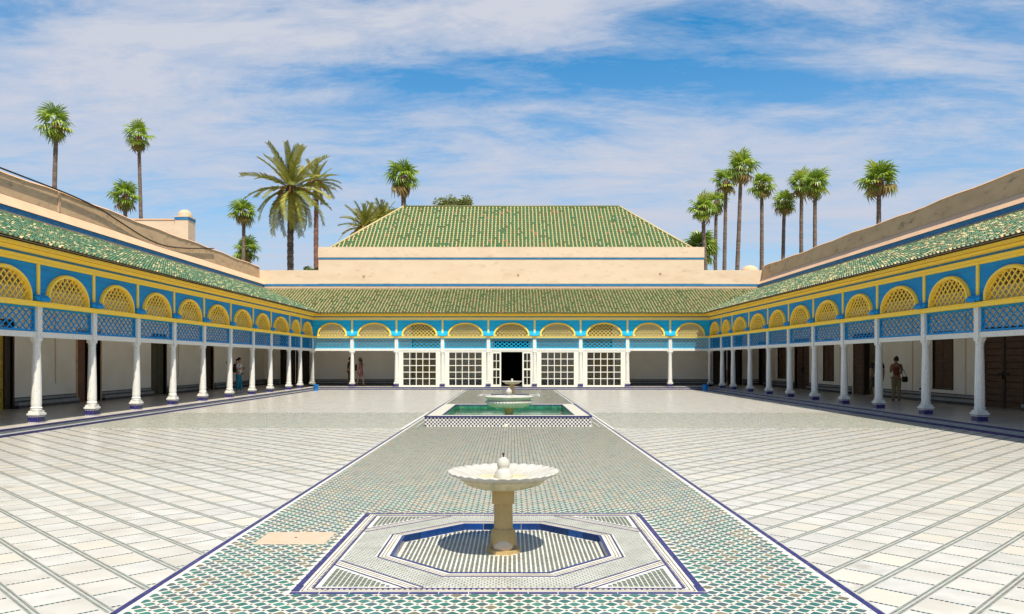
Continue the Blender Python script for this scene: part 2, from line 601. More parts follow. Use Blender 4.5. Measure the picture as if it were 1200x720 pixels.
mb = MB()
ZB = -.0009
rects = []
ys = [Y0 - 1, FY[0] - 1.53, FY[0] + 1.53, 19.7, 25.8, FY[1] - 1.53, FY[1] + 1.53, YE + .5]
for k in range(7):
    a, b_ = ys[k], ys[k + 1]
    side = 'joint' if b_ <= 19.71 else ('grout' if k == 3 else 'joint_far')
    for s in (-1, 1):
        x0 = SX + s * STRIP
        x1 = s * (XE + .5)
        mb.face([(min(x0, x1), a, ZB), (max(x0, x1), a, ZB), (max(x0, x1), b_, ZB), (min(x0, x1), b_, ZB)], side)
    g = 'grout'
    if k in (1, 5):
        c = FY[0] if k == 1 else FY[1]
        for s in (-1, 1):
            xa, xb = sorted((SX + s * STRIP, SX + s * 1.53))
            mb.face([(xa, a, ZB), (xb, a, ZB), (xb, b_, ZB), (xa, b_, ZB)], g)
        oc = octa(INR, SX, c)
        sq = [(SX + 1.53, a), (SX + 1.53, b_), (SX - 1.53, b_), (SX - 1.53, a)]
        # ring between square and octagon
        o8 = [(x, y, ZB) for x, y in oc]
        s4 = [(x, y, ZB) for x, y in sq]
        mb.face([s4[0], s4[1], o8[1], o8[0]], g)
        mb.face([s4[1], o8[2], o8[1]], g)
        mb.face([s4[1], s4[2], o8[3], o8[2]], g)
        mb.face([s4[2], o8[4], o8[3]], g)
        mb.face([s4[2], s4[3], o8[5], o8[4]], g)
        mb.face([s4[3], o8[6], o8[5]], g)
        mb.face([s4[3], s4[0], o8[7], o8[6]], g)
        mb.face([s4[0], o8[0], o8[7]], g)
    else:
        mb.face([(SX - STRIP, a, ZB), (SX + STRIP, a, ZB), (SX + STRIP, b_, ZB), (SX - STRIP, b_, ZB)], g)
bed = mb.build('mortar_bed', floor)


# ---- diamond marble paving of the two sides
P = .378
C45 = cos(pi / 4)


def clip(poly, a, b_, c):
    """keep a*x+b*y<=c"""
    out = []
    n = len(poly)
    for i in range(n):
        p, q = poly[i], poly[(i + 1) % n]
        dp, dq = a * p[0] + b_ * p[1] - c, a * q[0] + b_ * q[1] - c
        if dp <= 0:
            out.append(p)
        if dp * dq < 0:
            t_ = dp / (dp - dq)
            out.append((p[0] + (q[0] - p[0]) * t_, p[1] + (q[1] - p[1]) * t_))
    return out


def clip_rect(poly, x0, x1, y0, y1):
    for a, b_, c in ((-1, 0, -x0), (1, 0, x1), (0, -1, -y0), (0, 1, y1)):
        poly = clip(poly, a, b_, c)
        if len(poly) < 3:
            return []
    return poly


def area(p):
    return abs(sum(p[i][0] * p[(i + 1) % len(p)][1] - p[(i + 1) % len(p)][0] * p[i][1] for i in range(len(p)))) / 2


mes = []
tiles, small = [], []
for s in (-1, 1):
    xa, xb = sorted((SX + s * (STRIP + .03), s * XE))
    for zi, (ya, yb) in enumerate(((Y0, 19.7), (25.8, YE))):
        # local axes: p across the wide joints, q across the narrow joints
        # left side: wide joints follow x+y=const, so p=(x+y)/sqrt2 ; right side is mirrored
        N_ = int(60 / P)
        for i in range(-N_, N_):
            for j in range(-N_, N_):
                p0, q0 = i * P + .005, j * P + .1
                cxw = s * -1 * (p0 - q0) * C45      # x' = mirrored x
                cyw = (p0 + q0) * C45
                if not (xa - .4 < cxw < xb + .4 and ya - .4 < cyw < yb + .4):
                    continue

                def W(p, q):
                    return (s * -1 * (p - q) * C45, (p + q) * C45)
                # marble piece
                a0, a1 = p0 + .037, p0 + P - .037
                b0, b1 = q0 + .016, q0 + P - .016
                poly = [W(a0, b0), W(a1, b0), W(a1, b1), W(a0, b1)]
                if s > 0:
                    poly = poly[::-1]
                poly = clip_rect(poly, xa, xb, ya, yb)
                if len(poly) >= 3 and area(poly) > .0008:
                    tiles.append((zi, poly))
                if zi == 0:
                    # little squares in the joints: two rows in the wide joint, one in the narrow one
                    nq = 11
                    for k in range(nq):
                        for row in (0, 1):
                            qq = q0 + (k + .5 * (row)) * P / nq
                            pp = p0 + (-.028 if row == 0 else .007)
                            small.append([W(pp, qq), W(pp + .020, qq), W(pp + .020, qq + .0195), W(pp, qq + .0195)])
                    npp = 9
                    for k in range(npp):
                        pp = a0 + k * (a1 - a0) / npp
                        small.append([W(pp, q0 - .015), W(pp + .025, q0 - .015), W(pp + .025, q0 + .015), W(pp, q0 + .015)])


def center(p):
    return sum(a for a, _ in p) / len(p), sum(b_ for _, b_ in p) / len(p)


def on_screen(x, y):
    return y > 5.0 and abs((x - .05) * 925 / y) < 615


def tile_piece(mbx, poly, h, mt, lift=0.0, c=.004):
    """one slab with a slightly eased edge"""
    n = len(poly)
    cx, cy = center(poly)
    inner = []
    for x, y in poly:
        d = math.hypot(x - cx, y - cy) or 1
        inner.append((x + (cx - x) * c / d, y + (cy - y) * c / d))
    z = h + lift
    v = [(x, y, ZB) for x, y in poly] + [(x, y, z - .0012) for x, y in poly] + [(x, y, z) for x, y in inner]
    f = [tuple(range(2 * n, 3 * n))]
    for k in range(2):
        for i in range(n):
            j = (i + 1) % n
            f.append((k * n + i, k * n + j, (k + 1) * n + j, (k + 1) * n + i))
    mbx.add(v, f, mt)


def score(poly):
    x, y = center(poly)
    return area(poly) / max(y, 1) ** 3 if on_screen(x, y) else -1


near = [(score(p), zi, p) for zi, p in tiles]
near.sort(key=lambda t_: -t_[0])
rest = MB()
restfar = MB()
cache = {}
for idx, (scv, zi, p) in enumerate(near):
    mt = random.choices(('marble', 'marble_b', 'marble_c', 'marble_d'), (6, 4, 1.6, 1.6))[0]
    lift = random.uniform(0, .0012)
    if idx < 300 and scv > 0:
        m1 = MB()
        cx, cy = center(p)
        q = [(x - cx, y - cy) for x, y in p]
        if len(p) == 4 and abs(area(p) - (P - .074) * (P - .032)) < 1e-4:
            key = (mt, 1 if cx > 0 else -1)
            if key not in cache:
                tile_piece(m1, q, .001, mt)
                cache[key] = m1.mesh('marble_tile')
            o = inst('marble_tile', cache[key], floor, (cx, cy, lift))
        else:
            tile_piece(m1, q, .001, mt)
            m1.build('marble_tile', floor, (cx, cy, lift))
    else:
        y = center(p)[1]
        if y < 12:
            tile_piece(rest, p, .001, mt, lift)
        else:
            rest.face([(x, y_, .001 + lift) for x, y_ in p], mt)
rest.build('marble_paving', floor, stuff=True)
sm = MB()
for q in small:
    x, y = center(q)
    sdn = -1 if x < 0 else 1
    xa, xb = sorted((SX + sdn * (STRIP + .04), sdn * XE))
    if xa < x < xb and Y0 < y < 19.7 and (y < 4 or abs((x - .05) * 925 / y) < 720):
        if (q[1][0] - q[0][0]) * (q[2][1] - q[0][1]) - (q[1][1] - q[0][1]) * (q[2][0] - q[0][0]) < 0:
            q = q[::-1]
        sm.face([(a, b_, .0) for a, b_ in q], random.choice(('green_a', 'green_c', 'green_c', 'dark_tile', 'green_c')))
sm.build('joint_mosaic', floor, stuff=True)


# ---- hexagonal green mosaic of the central path and of the cross band
def hexes(x0, x1, y0, y1, keep=None):
    out = []
    r = 0
    y = y0 + .045
    while y < y1 - .03:
        x = x0 + .06 + (.0645 if r % 2 else 0)
        while x < x1 - .05:
            if keep is None or keep(x, y):
                out.append((x, y))
            x += .129
        y += .069
        r += 1
    return out


HX = [(.045, 0), (.009, .038), (-.009, .038), (-.045, 0), (-.009, -.038), (.009, -.038)]
DT = .0150


def hexmesh(mt):
    m1 = MB()
    tile_piece(m1, [(a * 1.04, b_ * 1.03) for a, b_ in HX], .001, mt, c=.003)
    return m1.mesh('mosaic_tile')


PANEL = 1.53


def keep_path(x, y):
    for cy in FY:
        if abs(x - SX) < PANEL + .012 and abs(y - cy) < PANEL + .010:
            return False
    if PX0 - .02 < x < PX1 + .02 and PY0 - .02 < y < PY1 + .02:
        return False
    if -2.33 < x < -1.71 and 7.33 < y < 7.79:
        return False
    return True


hs_ = hexes(SX - STRIP + .025, SX + STRIP - .025, 2.5, YE, keep_path)
hs_.sort(key=lambda p: p[1] if on_screen(*p) else 999)
hm = {k: hexmesh(k) for k in ('green_a', 'green_b', 'green_c', 'olive')}
hrest = MB()
dots = MB()


def hexcol(y):  # more olive with distance: low-angle sheen put into the tile colour
    f = min(max((y - 5.5) / 8, 0), 1)
    return random.choices(('green_a', 'green_b', 'green_c', 'olive'), (5 - 3 * f, 4 - 3 * f, 4 - 2 * f, .6 + 9 * f))[0]


for i, (x, y) in enumerate(hs_):
    k = hexcol(y)
    if i < 300:
        inst('mosaic_tile', hm[k], floor, (x, y, random.uniform(0, .0008)), (0, 0, random.uniform(-.03, .03)))
    elif y < 11:
        hrest.add([(x + a * s_, y + b_ * s_, z) for z, s_ in ((ZB, 1.04), (.001, 1.03)) for a, b_ in HX],
                  [(6, 7, 8, 9, 10, 11)] + [(q, (q + 1) % 6, 6 + (q + 1) % 6, 6 + q) for q in range(6)], k)
    else:
        hrest.face([(x + a * 1.03, y + b_ * 1.03, .001) for a, b_ in HX], k)
    dots.face([(x + .0645 - DT, y, .0005), (x + .0645, y - DT, .0005), (x + .0645 + DT, y, .0005), (x + .0645, y + DT, .0005)], 'trim_brown')
for s in (-1, 1):
    xa, xb = sorted((SX + s * (STRIP + .06), s * XE))
    for x, y in hexes(xa, xb, 19.75, 25.78):
        hrest.face([(x + a * .9, y + b_ * .9, .001) for a, b_ in HX], random.choice(('green_c', 'olive', 'olive', 'green_b')))
hrest.build('path_mosaic', floor, stuff=True)
dots.build('small_diamonds', floor, stuff=True)

# blue border tiles along the central path (pieces), with a white line inside
bt = {}
for L_ in (.30,):
    m1 = MB()
    tile_piece(m1, [(-.024, -.148), (.024, -.148), (.024, .148), (-.024, .148)], .002, 'navy')
    bt[L_] = m1.mesh('border_tile')
bcnt = 0
bl = MB()
for s in (-1, 1):
    y = 2.6
    while y < YE - .1:
        if not (PY0 < y < PY1 and False):
            x = SX + s * STRIP
            if y < 19:
                inst('border_tile', bt[.30], floor, (x, y + .15, 0))
            else:
                bl.box(x - .022, x + .022, y, y + .295, ZB, .002, 'navy')
        y += .30
    x = SX + s * (STRIP - .055)
    bl.box(x - .012, x + .012, 2.6, YE, ZB, .0015, 'pale_tile')
bl.build('border_line', floor)


# ---- panels round the octagonal basins
def clip_poly(poly, half):
    return clip_rect(poly, -half, half, -half, half)


def panel(cy, near_):
    strips = MB()

    def ring_sq(r0, r1, mt, z=.002):
        for a in range(4):
            ca, sa = (1, 0, -1, 0)[a], (0, 1, 0, -1)[a]
            pts = [(r0, -r0), (r1, -r1), (r1, r1), (r0, r0)]
            pts = [(x * ca - y * sa, x * sa + y * ca) for x, y in pts]
            strips.prism([(SX + x, cy + y) for x, y in pts], ZB, z, mt)

    def ring_oct(r0, r1, mt, z=.002, sides=range(8)):
        h0, h1 = r0 * T8, r1 * T8
        for a in sides:
            an = a * pi / 4
            ca, sa = cos(an), sin(an)
            pts = [(r0, -h0), (r1, -h1), (r1, h1), (r0, h0)]
            pts = [(x * ca - y * sa, x * sa + y * ca) for x, y in pts]
            strips.prism([(SX + x, cy + y) for x, y in pts], ZB, z, mt)
    # outer blue border in separate tiles on all four sides
    n = 14
    bm_ = MB()
    w = 2 * PANEL / n
    tile_piece(bm_, [(-w / 2 + .003, -.030), (w / 2 - .003, -.030), (w / 2 - .003, .018), (-w / 2 + .003, .018)], .002, 'navy')
    me = bm_.mesh('border_tile')
    for a in range(4):
        for k in range(n):
            u = -PANEL + w * (k + .5)
            if a % 2 == 0 and k in (0, n - 1):
                pass
            x, y = ((u, -PANEL + .03), (PANEL - .03, u), (u, PANEL - .03), (-PANEL + .03, u))[a]
            if a % 2 == 1:
                if abs(u) > PANEL - .2:
                    continue
            inst('border_tile', me, floor, (SX + x, cy + y, 0), (0, 0, (0, pi / 2, pi, -pi / 2)[a]))
    for s in (-1, 1):
        for t_ in (-1, 1):
            xa, xb = sorted((s * (PANEL - .06), s * PANEL))
            ya, yb = sorted((t_ * (PANEL - .065), t_ * (PANEL - w)))
            strips.box(SX + xa, SX + xb, cy + ya, cy + yb, ZB, .0016, 'navy')
    ring_sq(1.450, 1.457, 'trim_brown', .0012)
    ring_sq(1.419, 1.425, 'trim_brown', .0012)
    ring_sq(1.375, 1.392, 'navy')
    # octagon ring borders
    ring_oct(INR - .0, INR + .018, 'navy')
    ring_oct(INR + .050, INR + .056, 'trim_brown', .0012)
    ring_oct(INR + .078, INR + .084, 'trim_brown', .0012)
    ring_oct(INR + .105, INR + .122, 'navy')
    ring_oct(1.355, 1.370, 'navy', .0021, (1, 3, 5, 7))
    ring_oct(1.397, 1.403, 'trim_brown', .0012, (1, 3, 5, 7))
    ring_oct(1.427, 1.433, 'trim_brown', .0012, (1, 3, 5, 7))
    # outer diagonal line, ending at the inner square line
    for a in (1, 3, 5, 7):
        an = a * pi / 4
        ca, sa = cos(an), sin(an)
        r0, r1, q = 1.462, 1.478, 1.374
        pts = []
        for r_, sg in ((r0, -1), (r1, -1), (r1, 1), (r0, 1)):
            v_ = (2 * q - r_ * sqrt(2)) / sqrt(2)      # reaches x or y = q
            pts.append((r_, sg * v_))
        pts = [(x * ca - y * sa, x * sa + y * ca) for x, y in pts]
        strips.prism([(SX + x, cy + y) for x, y in pts], ZB, .0018, 'navy')
    strips.build('inlay_line', floor)
    # small mosaic fields
    fm = MB()

    def dist_oct(x, y):
        return max(abs(x), abs(y), (abs(x) + abs(y)) / sqrt(2))
    pit = .04
    k = int(1.4 / pit) + 1
    for i in range(-k, k + 1):
        for j in range(-k, k + 1):
            x, y = i * pit, j * pit
            d = dist_oct(x, y)
            if max(abs(x), abs(y)) < 1.355 and d > 1.50:
                mt = 'green_c' if (i + j) % 2 == 0 else 'olive'
                r_ = .0155
                fm.face([(SX + x - r_, cy + y - r_ * 1.1, .0005), (SX + x + r_, cy + y - r_ * 1.1, .0005), (SX + x + r_, cy + y + r_ * 1.1, .0005), (SX + x - r_, cy + y + r_ * 1.1, .0005)][:4], mt)
    pit = .044
    k = int(1.4 / pit) + 1
    for i in range(-k, k + 1):
        for j in range(-2 * k, 2 * k + 1):
            x, y = (i + .5 * (j % 2)) * pit, j * pit * .5
            d = dist_oct(x, y)
            if INR + .135 < d < 1.345:
                r_ = .0128
                fm.face([(SX + x - r_, cy + y, .0005), (SX + x, cy + y - r_, .0005), (SX + x + r_, cy + y, .0005), (SX + x, cy + y + r_, .0005)], 'green_c' if (i * 3 + j) % 5 else 'olive')
    # beads of coloured tile along the straight borders
    for a in range(4):
        for i in range(-33, 34):
            u = i * .041
            x, y = ((u, -1.40), (1.40, u), (u, 1.40), (-1.40, u))[a]
            mt = random.choice(('navy', 'trim_brown', 'navy', 'olive'))
            fm.face([(SX + x - .009, cy + y - .012, .0008), (SX + x + .009, cy + y - .012, .0008), (SX + x + .009, cy + y + .012, .0008), (SX + x - .009, cy + y + .012, .0008)], mt)
    fm.build('panel_mosaic', floor, stuff=True)
    # sunken basin
    ZR = -.062
    bs = MB()
    oc = octa(INR + .0, SX, cy)
    bs.face([(x, y, ZR) for x, y in oc], 'grout')
    for i in range(8):
        p, q = oc[i], oc[(i + 1) % 8]
        bs.face([(p[0], p[1], ZR), (p[0], p[1], ZB), (q[0], q[1], ZB), (q[0], q[1], ZR)], 'joint')
    bs.build('basin_bed', floor)
    # blue tiles lining its side
    tw = MB()
    nn = 4
    h = 2 * INR * T8 / nn
    tw.box(-h / 2 + .004, h / 2 - .004, -.010, .001, ZR, .0025, 'pool_blue')
    me = tw.mesh('basin_tile')
    for a in range(8):
        an = a * pi / 4
        for k_ in range(nn):
            u = -INR * T8 + h * (k_ + .5)
            x, y = u, INR - .001
            ca, sa = cos(an), sin(an)
            inst('basin_tile', me, floor, (SX + x * ca - y * sa, cy + x * sa + y * ca, 0), (0, 0, an))
    fl = MB()
    pit = .0405
    k = 24
    for i in range(-k, k + 1):
        for j in range(-k, k + 1):
            x, y = i * pit, (j + .5 * (i % 2)) * pit
            if dist_oct(x, y) < INR - .03 and math.hypot(x, y) > .16:
                fl.face([(SX + x - .0125, cy + y - .014, ZR + .002), (SX + x + .0125, cy + y - .014, ZR + .002), (SX + x + .0125, cy + y + .014, ZR + .002), (SX + x - .0125, cy + y + .014, ZR + .002)],
                        'green_c' if (i + j) % 3 else 'olive')
    fl.build('basin_mosaic', floor, stuff=True)


for cy in FY:
    panel(cy, cy < 10)

# worn stone slab let into the path
mb = MB()
mb.bbox(-.30 - .03, .30 + .03, -.25, .25, -.004, .006, 'slab', .004)
mb.lathe([(.012, .006), (.012, .009), (.0, .009)], 'iron', 8)
o = mb.build('stone_slab', None, (-2.02, 7.56, 0))
tag(o, 'flat pinkish stone slab let into the green mosaic path left of the nearest fountain', 'slab')


# ------------------------------------------------------------------ fountains
def make_fountain():
    t_ = thing('marble_fountain', 'white scalloped marble fountain bowl on a sandstone stem in the nearest octagonal basin', 'fountain',
               (-.03, FY[0] + .02, -.062), 0, 'marble bowl fountains on the centre line of the court')
    mb = MB()
    mb.prism([(x, y) for x, y in octa(.155)], 0, .035, 'sandstone')
    mb.build('foot', t_)
    mb = MB()
    mb.lathe([(.10, .035), (.118, .06), (.124, .10), (.120, .15), (.112, .185), (.098, .205), (.095, .215), (.0, .216)], 'sandstone', 28)
    mb.lathe([(.0, .03), (.09, .035), (.095, .07), (.07, .12), (.0, .14)], 'plaster', 20, cx=0, cy=-.055)
    mb.build('base', t_)
    mb = MB()
    mb.lathe([(.088, .20), (.086, .30), (.084, .44), (.087, .455), (.088, .46)], 'sandstone', 10, smooth=False)
    mb.box(-.102, .102, -.102, .102, .455, .60, 'sandstone')
    mb.build('stem', t_)
    # bowl: scalloped
    NL = 32
    seg = NL * 6

    def scal(amp):
        def fn(a, j):
            return 1 + amp[min(j, len(amp) - 1)] * (abs(cos(a * NL / 2)) - .5)
        return fn
    mb = MB()
    prof = [(.14, .585), (.24, .595), (.335, .625), (.385, .665), (.40, .685)]
    mb.lathe(prof, 'bowl_under', seg, rmod=lambda a, j: 1 + (0.01, .02, .03, .03, .02)[j] * (abs(cos(a * NL / 2)) - .5))
    mb.build('bowl_underside', t_)
    mb = MB()
    v, f = [], []
    prof = [(.40, .685, 0), (.46, .705, .01), (.500, .725, .015), (.512, .738, .018), (.505, .748, .018), (.47, .742, .02), (.40, .722, .03),
            (.30, .695, .02), (.18, .675, .01), (.06, .67, 0)]
    for j, (r, z, am) in enumerate(prof):
        for i in range(seg):
            a = 2 * pi * i / seg
            w = abs(cos(a * NL / 2)) - .5
            rr = r * (1 + am * w)
            zz_ = z + (w * .012 if j >= 3 else w * .006) * min(1, (r / .5) ** 2)
            v.append((rr * cos(a), rr * sin(a), zz_))
    for j in range(len(prof) - 1):
        for i in range(seg):
            a, b_ = j * seg + i, j * seg + (i + 1) % seg
            f.append((a, b_, b_ + seg, a + seg))
    f.append(tuple(range((len(prof) - 1) * seg, len(prof) * seg)))
    mb.add(v, f, 'fountain', True)
    bowl = mb.build('bowl', t_)
    mb = MB()
    mb.lathe([(.075, .66), (.088, .675), (.088, .70), (.080, .712), (.080, .725), (.066, .745), (.055, .765), (.050, .772), (.058, .79), (.060, .81),
              (.052, .84), (.035, .86), (.012, .872)], 'fountain', 24)
    fin = mb.build('finial', t_)
    mb = MB()
    mb.lathe([(.006, .865), (.006, .893), (.012, .895), (.012, .912), (.0, .913)], 'nozzle', 8)
    mb.build('nozzle', fin)
    return t_


def copy_tree(o, parent=None):
    c = o.copy()
    C.objects.link(c)
    c.parent = parent
    for ch in list(o.children):
        copy_tree(ch, c)
    return c


f1 = make_fountain()
f2 = copy_tree(f1)
f2.location = (.05, FY[1], -.062)
f2['label'] = 'far marble fountain bowl standing before the open doorway of the back arcade, beyond the pool'

# ------------------------------------------------------------------ raised pool
pool = thing('raised_pool', 'raised rectangular pool faced with dark and white checked tiles in the middle of the court', 'pool', (0, 0, 0))
ZT = .27
ZW = .15
RW = .43
mb = MB()
for x0, x1, y0, y1 in ((PX0, PX1, PY0, PY0 + RW), (PX0, PX1, PY1 - RW, PY1), (PX0, PX0 + RW, PY0 + RW, PY1 - RW), (PX1 - RW, PX1, PY0 + RW, PY1 - RW)):
    mb.box(x0, x1, y0, y1, -.004, ZT - .03, 'pale_tile')
mb.build('pool_wall', pool)
mb = MB()
e = .015
for x0, x1, y0, y1 in ((PX0 - e, PX1 + e, PY0 - e, PY0 + RW), (PX0 - e, PX1 + e, PY1 - RW, PY1 + e), (PX0 - e, PX0 + RW, PY0 + RW, PY1 - RW), (PX1 - RW, PX1 + e, PY0 + RW, PY1 - RW)):
    mb.box(x0, x1, y0, y1, ZT - .03, ZT, 'grout_far')
rim = mb.build('rim', pool)
mb = MB()
for (x0, x1, y0, y1) in ((PX0 - .02, PX1 + .02, PY0 - .02, PY0 + .035), (PX0 - .02, PX1 + .02, PY1 - .035, PY1 + .02), (PX0 - .02, PX0 + .035, PY0 + .035, PY1 - .035), (PX1 - .035, PX1 + .02, PY0 + .035, PY1 - .035),
                         (PX0 + RW - .03, PX1 - RW + .03, PY0 + RW - .03, PY0 + RW + .004), (PX0 + RW - .03, PX1 - RW + .03, PY1 - RW - .004, PY1 - RW + .03),
                         (PX0 + RW - .03, PX0 + RW + .004, PY0 + RW + .004, PY1 - RW - .004), (PX1 - RW - .004, PX1 - RW + .03, PY0 + RW + .004, PY1 - RW - .004)):
    mb.box(x0, x1, y0, y1, ZT - .032, ZT + .004, 'navy')
mb.build('rim_border', rim)
mb = MB()
c = .0466
nx = int((PX1 - PX0) / c)
for i in range(nx):
    for j in range(5):
        if (i + j) % 2 == 0:
            x, z = PX0 + (i + .05) * c, .004 + j * c
            mb.add([(x, PY0, z), (x + c * .9, PY0, z), (x + c * .9, PY0, z + c * .9), (x, PY0, z + c * .9), (x, PY0 - .003, z), (x + c * .9, PY0 - .003, z), (x + c * .9, PY0 - .003, z + c * .9), (x, PY0 - .003, z + c * .9)],
                   [(4, 5, 6, 7), (0, 1, 5, 4), (1, 2, 6, 5), (2, 3, 7, 6), (3, 0, 4, 7)], 'dark_tile')
ny = int((PY1 - PY0) / c)
for j in range(5):
    for i in range(ny):
        if (i + j) % 2 == 0:
            y, z = PY0 + (i + .05) * c, .004 + j * c
            for xx in (PX0 - .003, PX1 + .003):
                q = [(xx, y, z), (xx, y + c * .9, z), (xx, y + c * .9, z + c * .9), (xx, y, z + c * .9)]
                mb.face(q if xx > 0 else q[::-1], 'dark_tile')
mb.build('checked_tiles', pool, stuff=True)
mb = MB()
ix0, ix1, iy0, iy1 = PX0 + RW, PX1 - RW, PY0 + RW, PY1 - RW
zb = -.25
mb.face([(ix0, iy0, zb), (ix1, iy0, zb), (ix1, iy1, zb), (ix0, iy1, zb)], 'pool_green')
g = .003
for a, b_ in (((ix0, iy0), (ix1, iy0)), ((ix1, iy0), (ix1, iy1)), ((ix1, iy1), (ix0, iy1)), ((ix0, iy1), (ix0, iy0))):
    cx, cy = (ix0 + ix1) / 2, (iy0 + iy1) / 2
    s = lambda p: (p[0] + (g if p[0] < cx else -g), p[1] + (g if p[1] < cy else -g))
    a, b_ = s(a), s(b_)
    mb.face([(a[0], a[1], zb), (a[0], a[1], ZT - .034), (b_[0], b_[1], ZT - .034), (b_[0], b_[1], zb)], 'pool_green')
mb.build('pool_lining', pool)
mb = MB()
mb.lathe([(.055, 0), (.050, .04), (.03, .065), (.0, .07)], 'marble_c', 10, squash=.8)
mb.build('spout', pool, (-.10, PY0 - .03, 0))
for s in (-1, 1):
    mb = MB()
    x = -.05 + s * 2.34
    mb.box(x - .03, x + .03, PY0 - .25, PY0 + 1.6, .002, .008, 'dado_grey')
    mb.build('drain_channel', pool)
mb = MB()
mb.face([(ix0, iy0, ZW), (ix1, iy0, ZW), (ix1, iy1, ZW), (ix0, iy1, ZW)], 'water')
struct(mb.build('water'))

pf = thing('fluted_fountain', 'wide fluted marble fountain basin with an onion finial standing in the raised pool', 'fountain', (-.04, 23.3, zb))
mb = MB()
mb.lathe([(.22, 0), (.22, .06), (.13, .10), (.12, .45), (.16, .54), (.22, .57)], 'sandstone', 20)
mb.build('stem', pf)
NF = 44
mb = MB()
mb.lathe([(.20, .56), (.42, .575), (.58, .63), (.67, .70), (.69, .745), (.66, .775), (.62, .785)], 'fountain', NF * 4,
         rmod=lambda a, j: 1 + (0, .03, .05, .055, .04, .02, 0)[j] * (abs(sin(a * NF / 2)) - .5))
mb.build('fluted_body', pf)
mb = MB()
mb.lathe([(.62, .78), (.645, .80), (.66, .83), (.70, .865), (.728, .885), (.728, .905), (.70, .912), (.62, .89), (.40, .85), (.10, .84), (0, .84)], 'fountain', 64)
mb.build('bowl', pf)
mb = MB()
mb.lathe([(.125, .85), (.115, .90), (.06, .93), (.055, .96), (.09, .99), (.10, 1.03), (.085, 1.08), (.045, 1.115), (.015, 1.15), (0, 1.16)], 'fountain', 24)
mb.build('finial', pf)


# ------------------------------------------------------------------ galleries
# local axes: X along the arcade, Y away from the court (0 at the column line), Z up
GD = 4.2            # depth of the gallery
ZF = .14            # its floor
ZBEAM, ZLAT0, ZLAT1, ZLEDGE0, ZLEDGE1 = 2.29, 2.43, 3.05, 3.055, 3.18
ZPAN = 4.13
YEAVE = -.52
ZEAVE = 4.53
ZRT = 6.36
SLOPE = math.atan2(ZRT - ZEAVE, GD - YEAVE)


def column_meshes():
    mb = MB()
    # octagonal tapering shaft
    mb.lathe([(.130, .50), (.142, .515), (.130, .53), (.118, .545), (.124, .62), (.118, 1.2), (.100, 2.0), (.096, 2.08), (.106, 2.09), (.106, 2.11), (.096, 2.12), (.096, 2.20)], 'white_paint', 12, phase=pi / 12, smooth=False)
    mb.bbox(-.105, .105, -.100, .100, 2.20, 2.30, 'white_paint', .006)
    # corbels carrying the beam
    for s in (-1, 1):
        for k, (w_, z0, z1) in enumerate(((.165, 2.245, 2.288), (.13, 2.20, 2.245), (.105, 2.15, 2.20))):
            mb.box(s * .09, s * (w_ + .02), -.05, .05, z0, z1, 'white_paint')
    mb.box(-.098, .098, -.095, .095, 2.30, 3.052, 'white_paint')
    mb.box(-.108, .108, -.105, .105, 2.97, 3.0, 'white_paint')
    shaft = mb.mesh('column')
    mb = MB()
    mb.bbox(-.160, .160, -.160, .160, .335, .390, 'white_paint', .006)
    mb.bbox(-.130, .130, -.130, .130, .391, .445, 'white_paint', .006)
    mb.lathe([(.122, .445), (.140, .455), (.136, .475), (.122, .488), (.120, .505)], 'white_paint', 16)
    base = mb.mesh('base')
    mb = MB()
    mb.box(-.135, .135, -.135, .135, .0, .335, 'navy')
    for i in range(6):
        u = -.126 + i * .044
        for z0, z1 in ((.292, .322), (.148, .166)):
            mb.box(u, u + .028, -.138, -.134, z0, z1, 'pale_tile')
            mb.box(u, u + .028, .134, .138, z0, z1, 'pale_tile')
            mb.box(-.138, -.134, u, u + .028, z0, z1, 'pale_tile')
            mb.box(.134, .138, u, u + .028, z0, z1, 'pale_tile')
    plinth = mb.mesh('plinth')
    return shaft, base, plinth


COLM = column_meshes()


def add_column(g, x, y=0.0, s=1.0):
    c = inst('column', COLM[0], g, (x, y, 0), (0, 0, 0), (s, s, 1))
    inst('base', COLM[1], c)
    inst('plinth', COLM[2], c)
    return c


def bar(mb, x0, z0, x1, z1, w, y0, y1, mt):
    """flat bar in the XZ plane"""
    d = Vector((x1 - x0, z1 - z0))
    if d.length < 1e-5:
        return
    n = Vector((-d.y, d.x)).normalized() * w / 2
    p = [(x0 + n.x, z0 + n.y), (x0 - n.x, z0 - n.y), (x1 - n.x, z1 - n.y), (x1 + n.x, z1 + n.y)]
    v = [(a, y0, b_) for a, b_ in p] + [(a, y1, b_) for a, b_ in p]
    mb.add(v, [(0, 1, 2, 3), (7, 6, 5, 4), (0, 4, 5, 1), (1, 5, 6, 2), (2, 6, 7, 3), (3, 7, 4, 0)], mt)


def seg_clip(x0, z0, x1, z1, inside, n=40):
    """longest inside stretch of a line"""
    best, cur = None, None
    for k in range(n + 1):
        t_ = k / n
        p = (x0 + (x1 - x0) * t_, z0 + (z1 - z0) * t_)
        if inside(*p):
            if cur is None:
                cur = [p, p]
            cur[1] = p
        else:
            if cur and (best is None or math.hypot(cur[1][0] - cur[0][0], cur[1][1] - cur[0][1]) > math.hypot(best[1][0] - best[0][0], best[1][1] - best[0][1])):
                best = cur
            cur = None
    if cur and (best is None or math.hypot(cur[1][0] - cur[0][0], cur[1][1] - cur[0][1]) > math.hypot(best[1][0] - best[0][0], best[1][1] - best[0][1])):
        best = cur
    return best


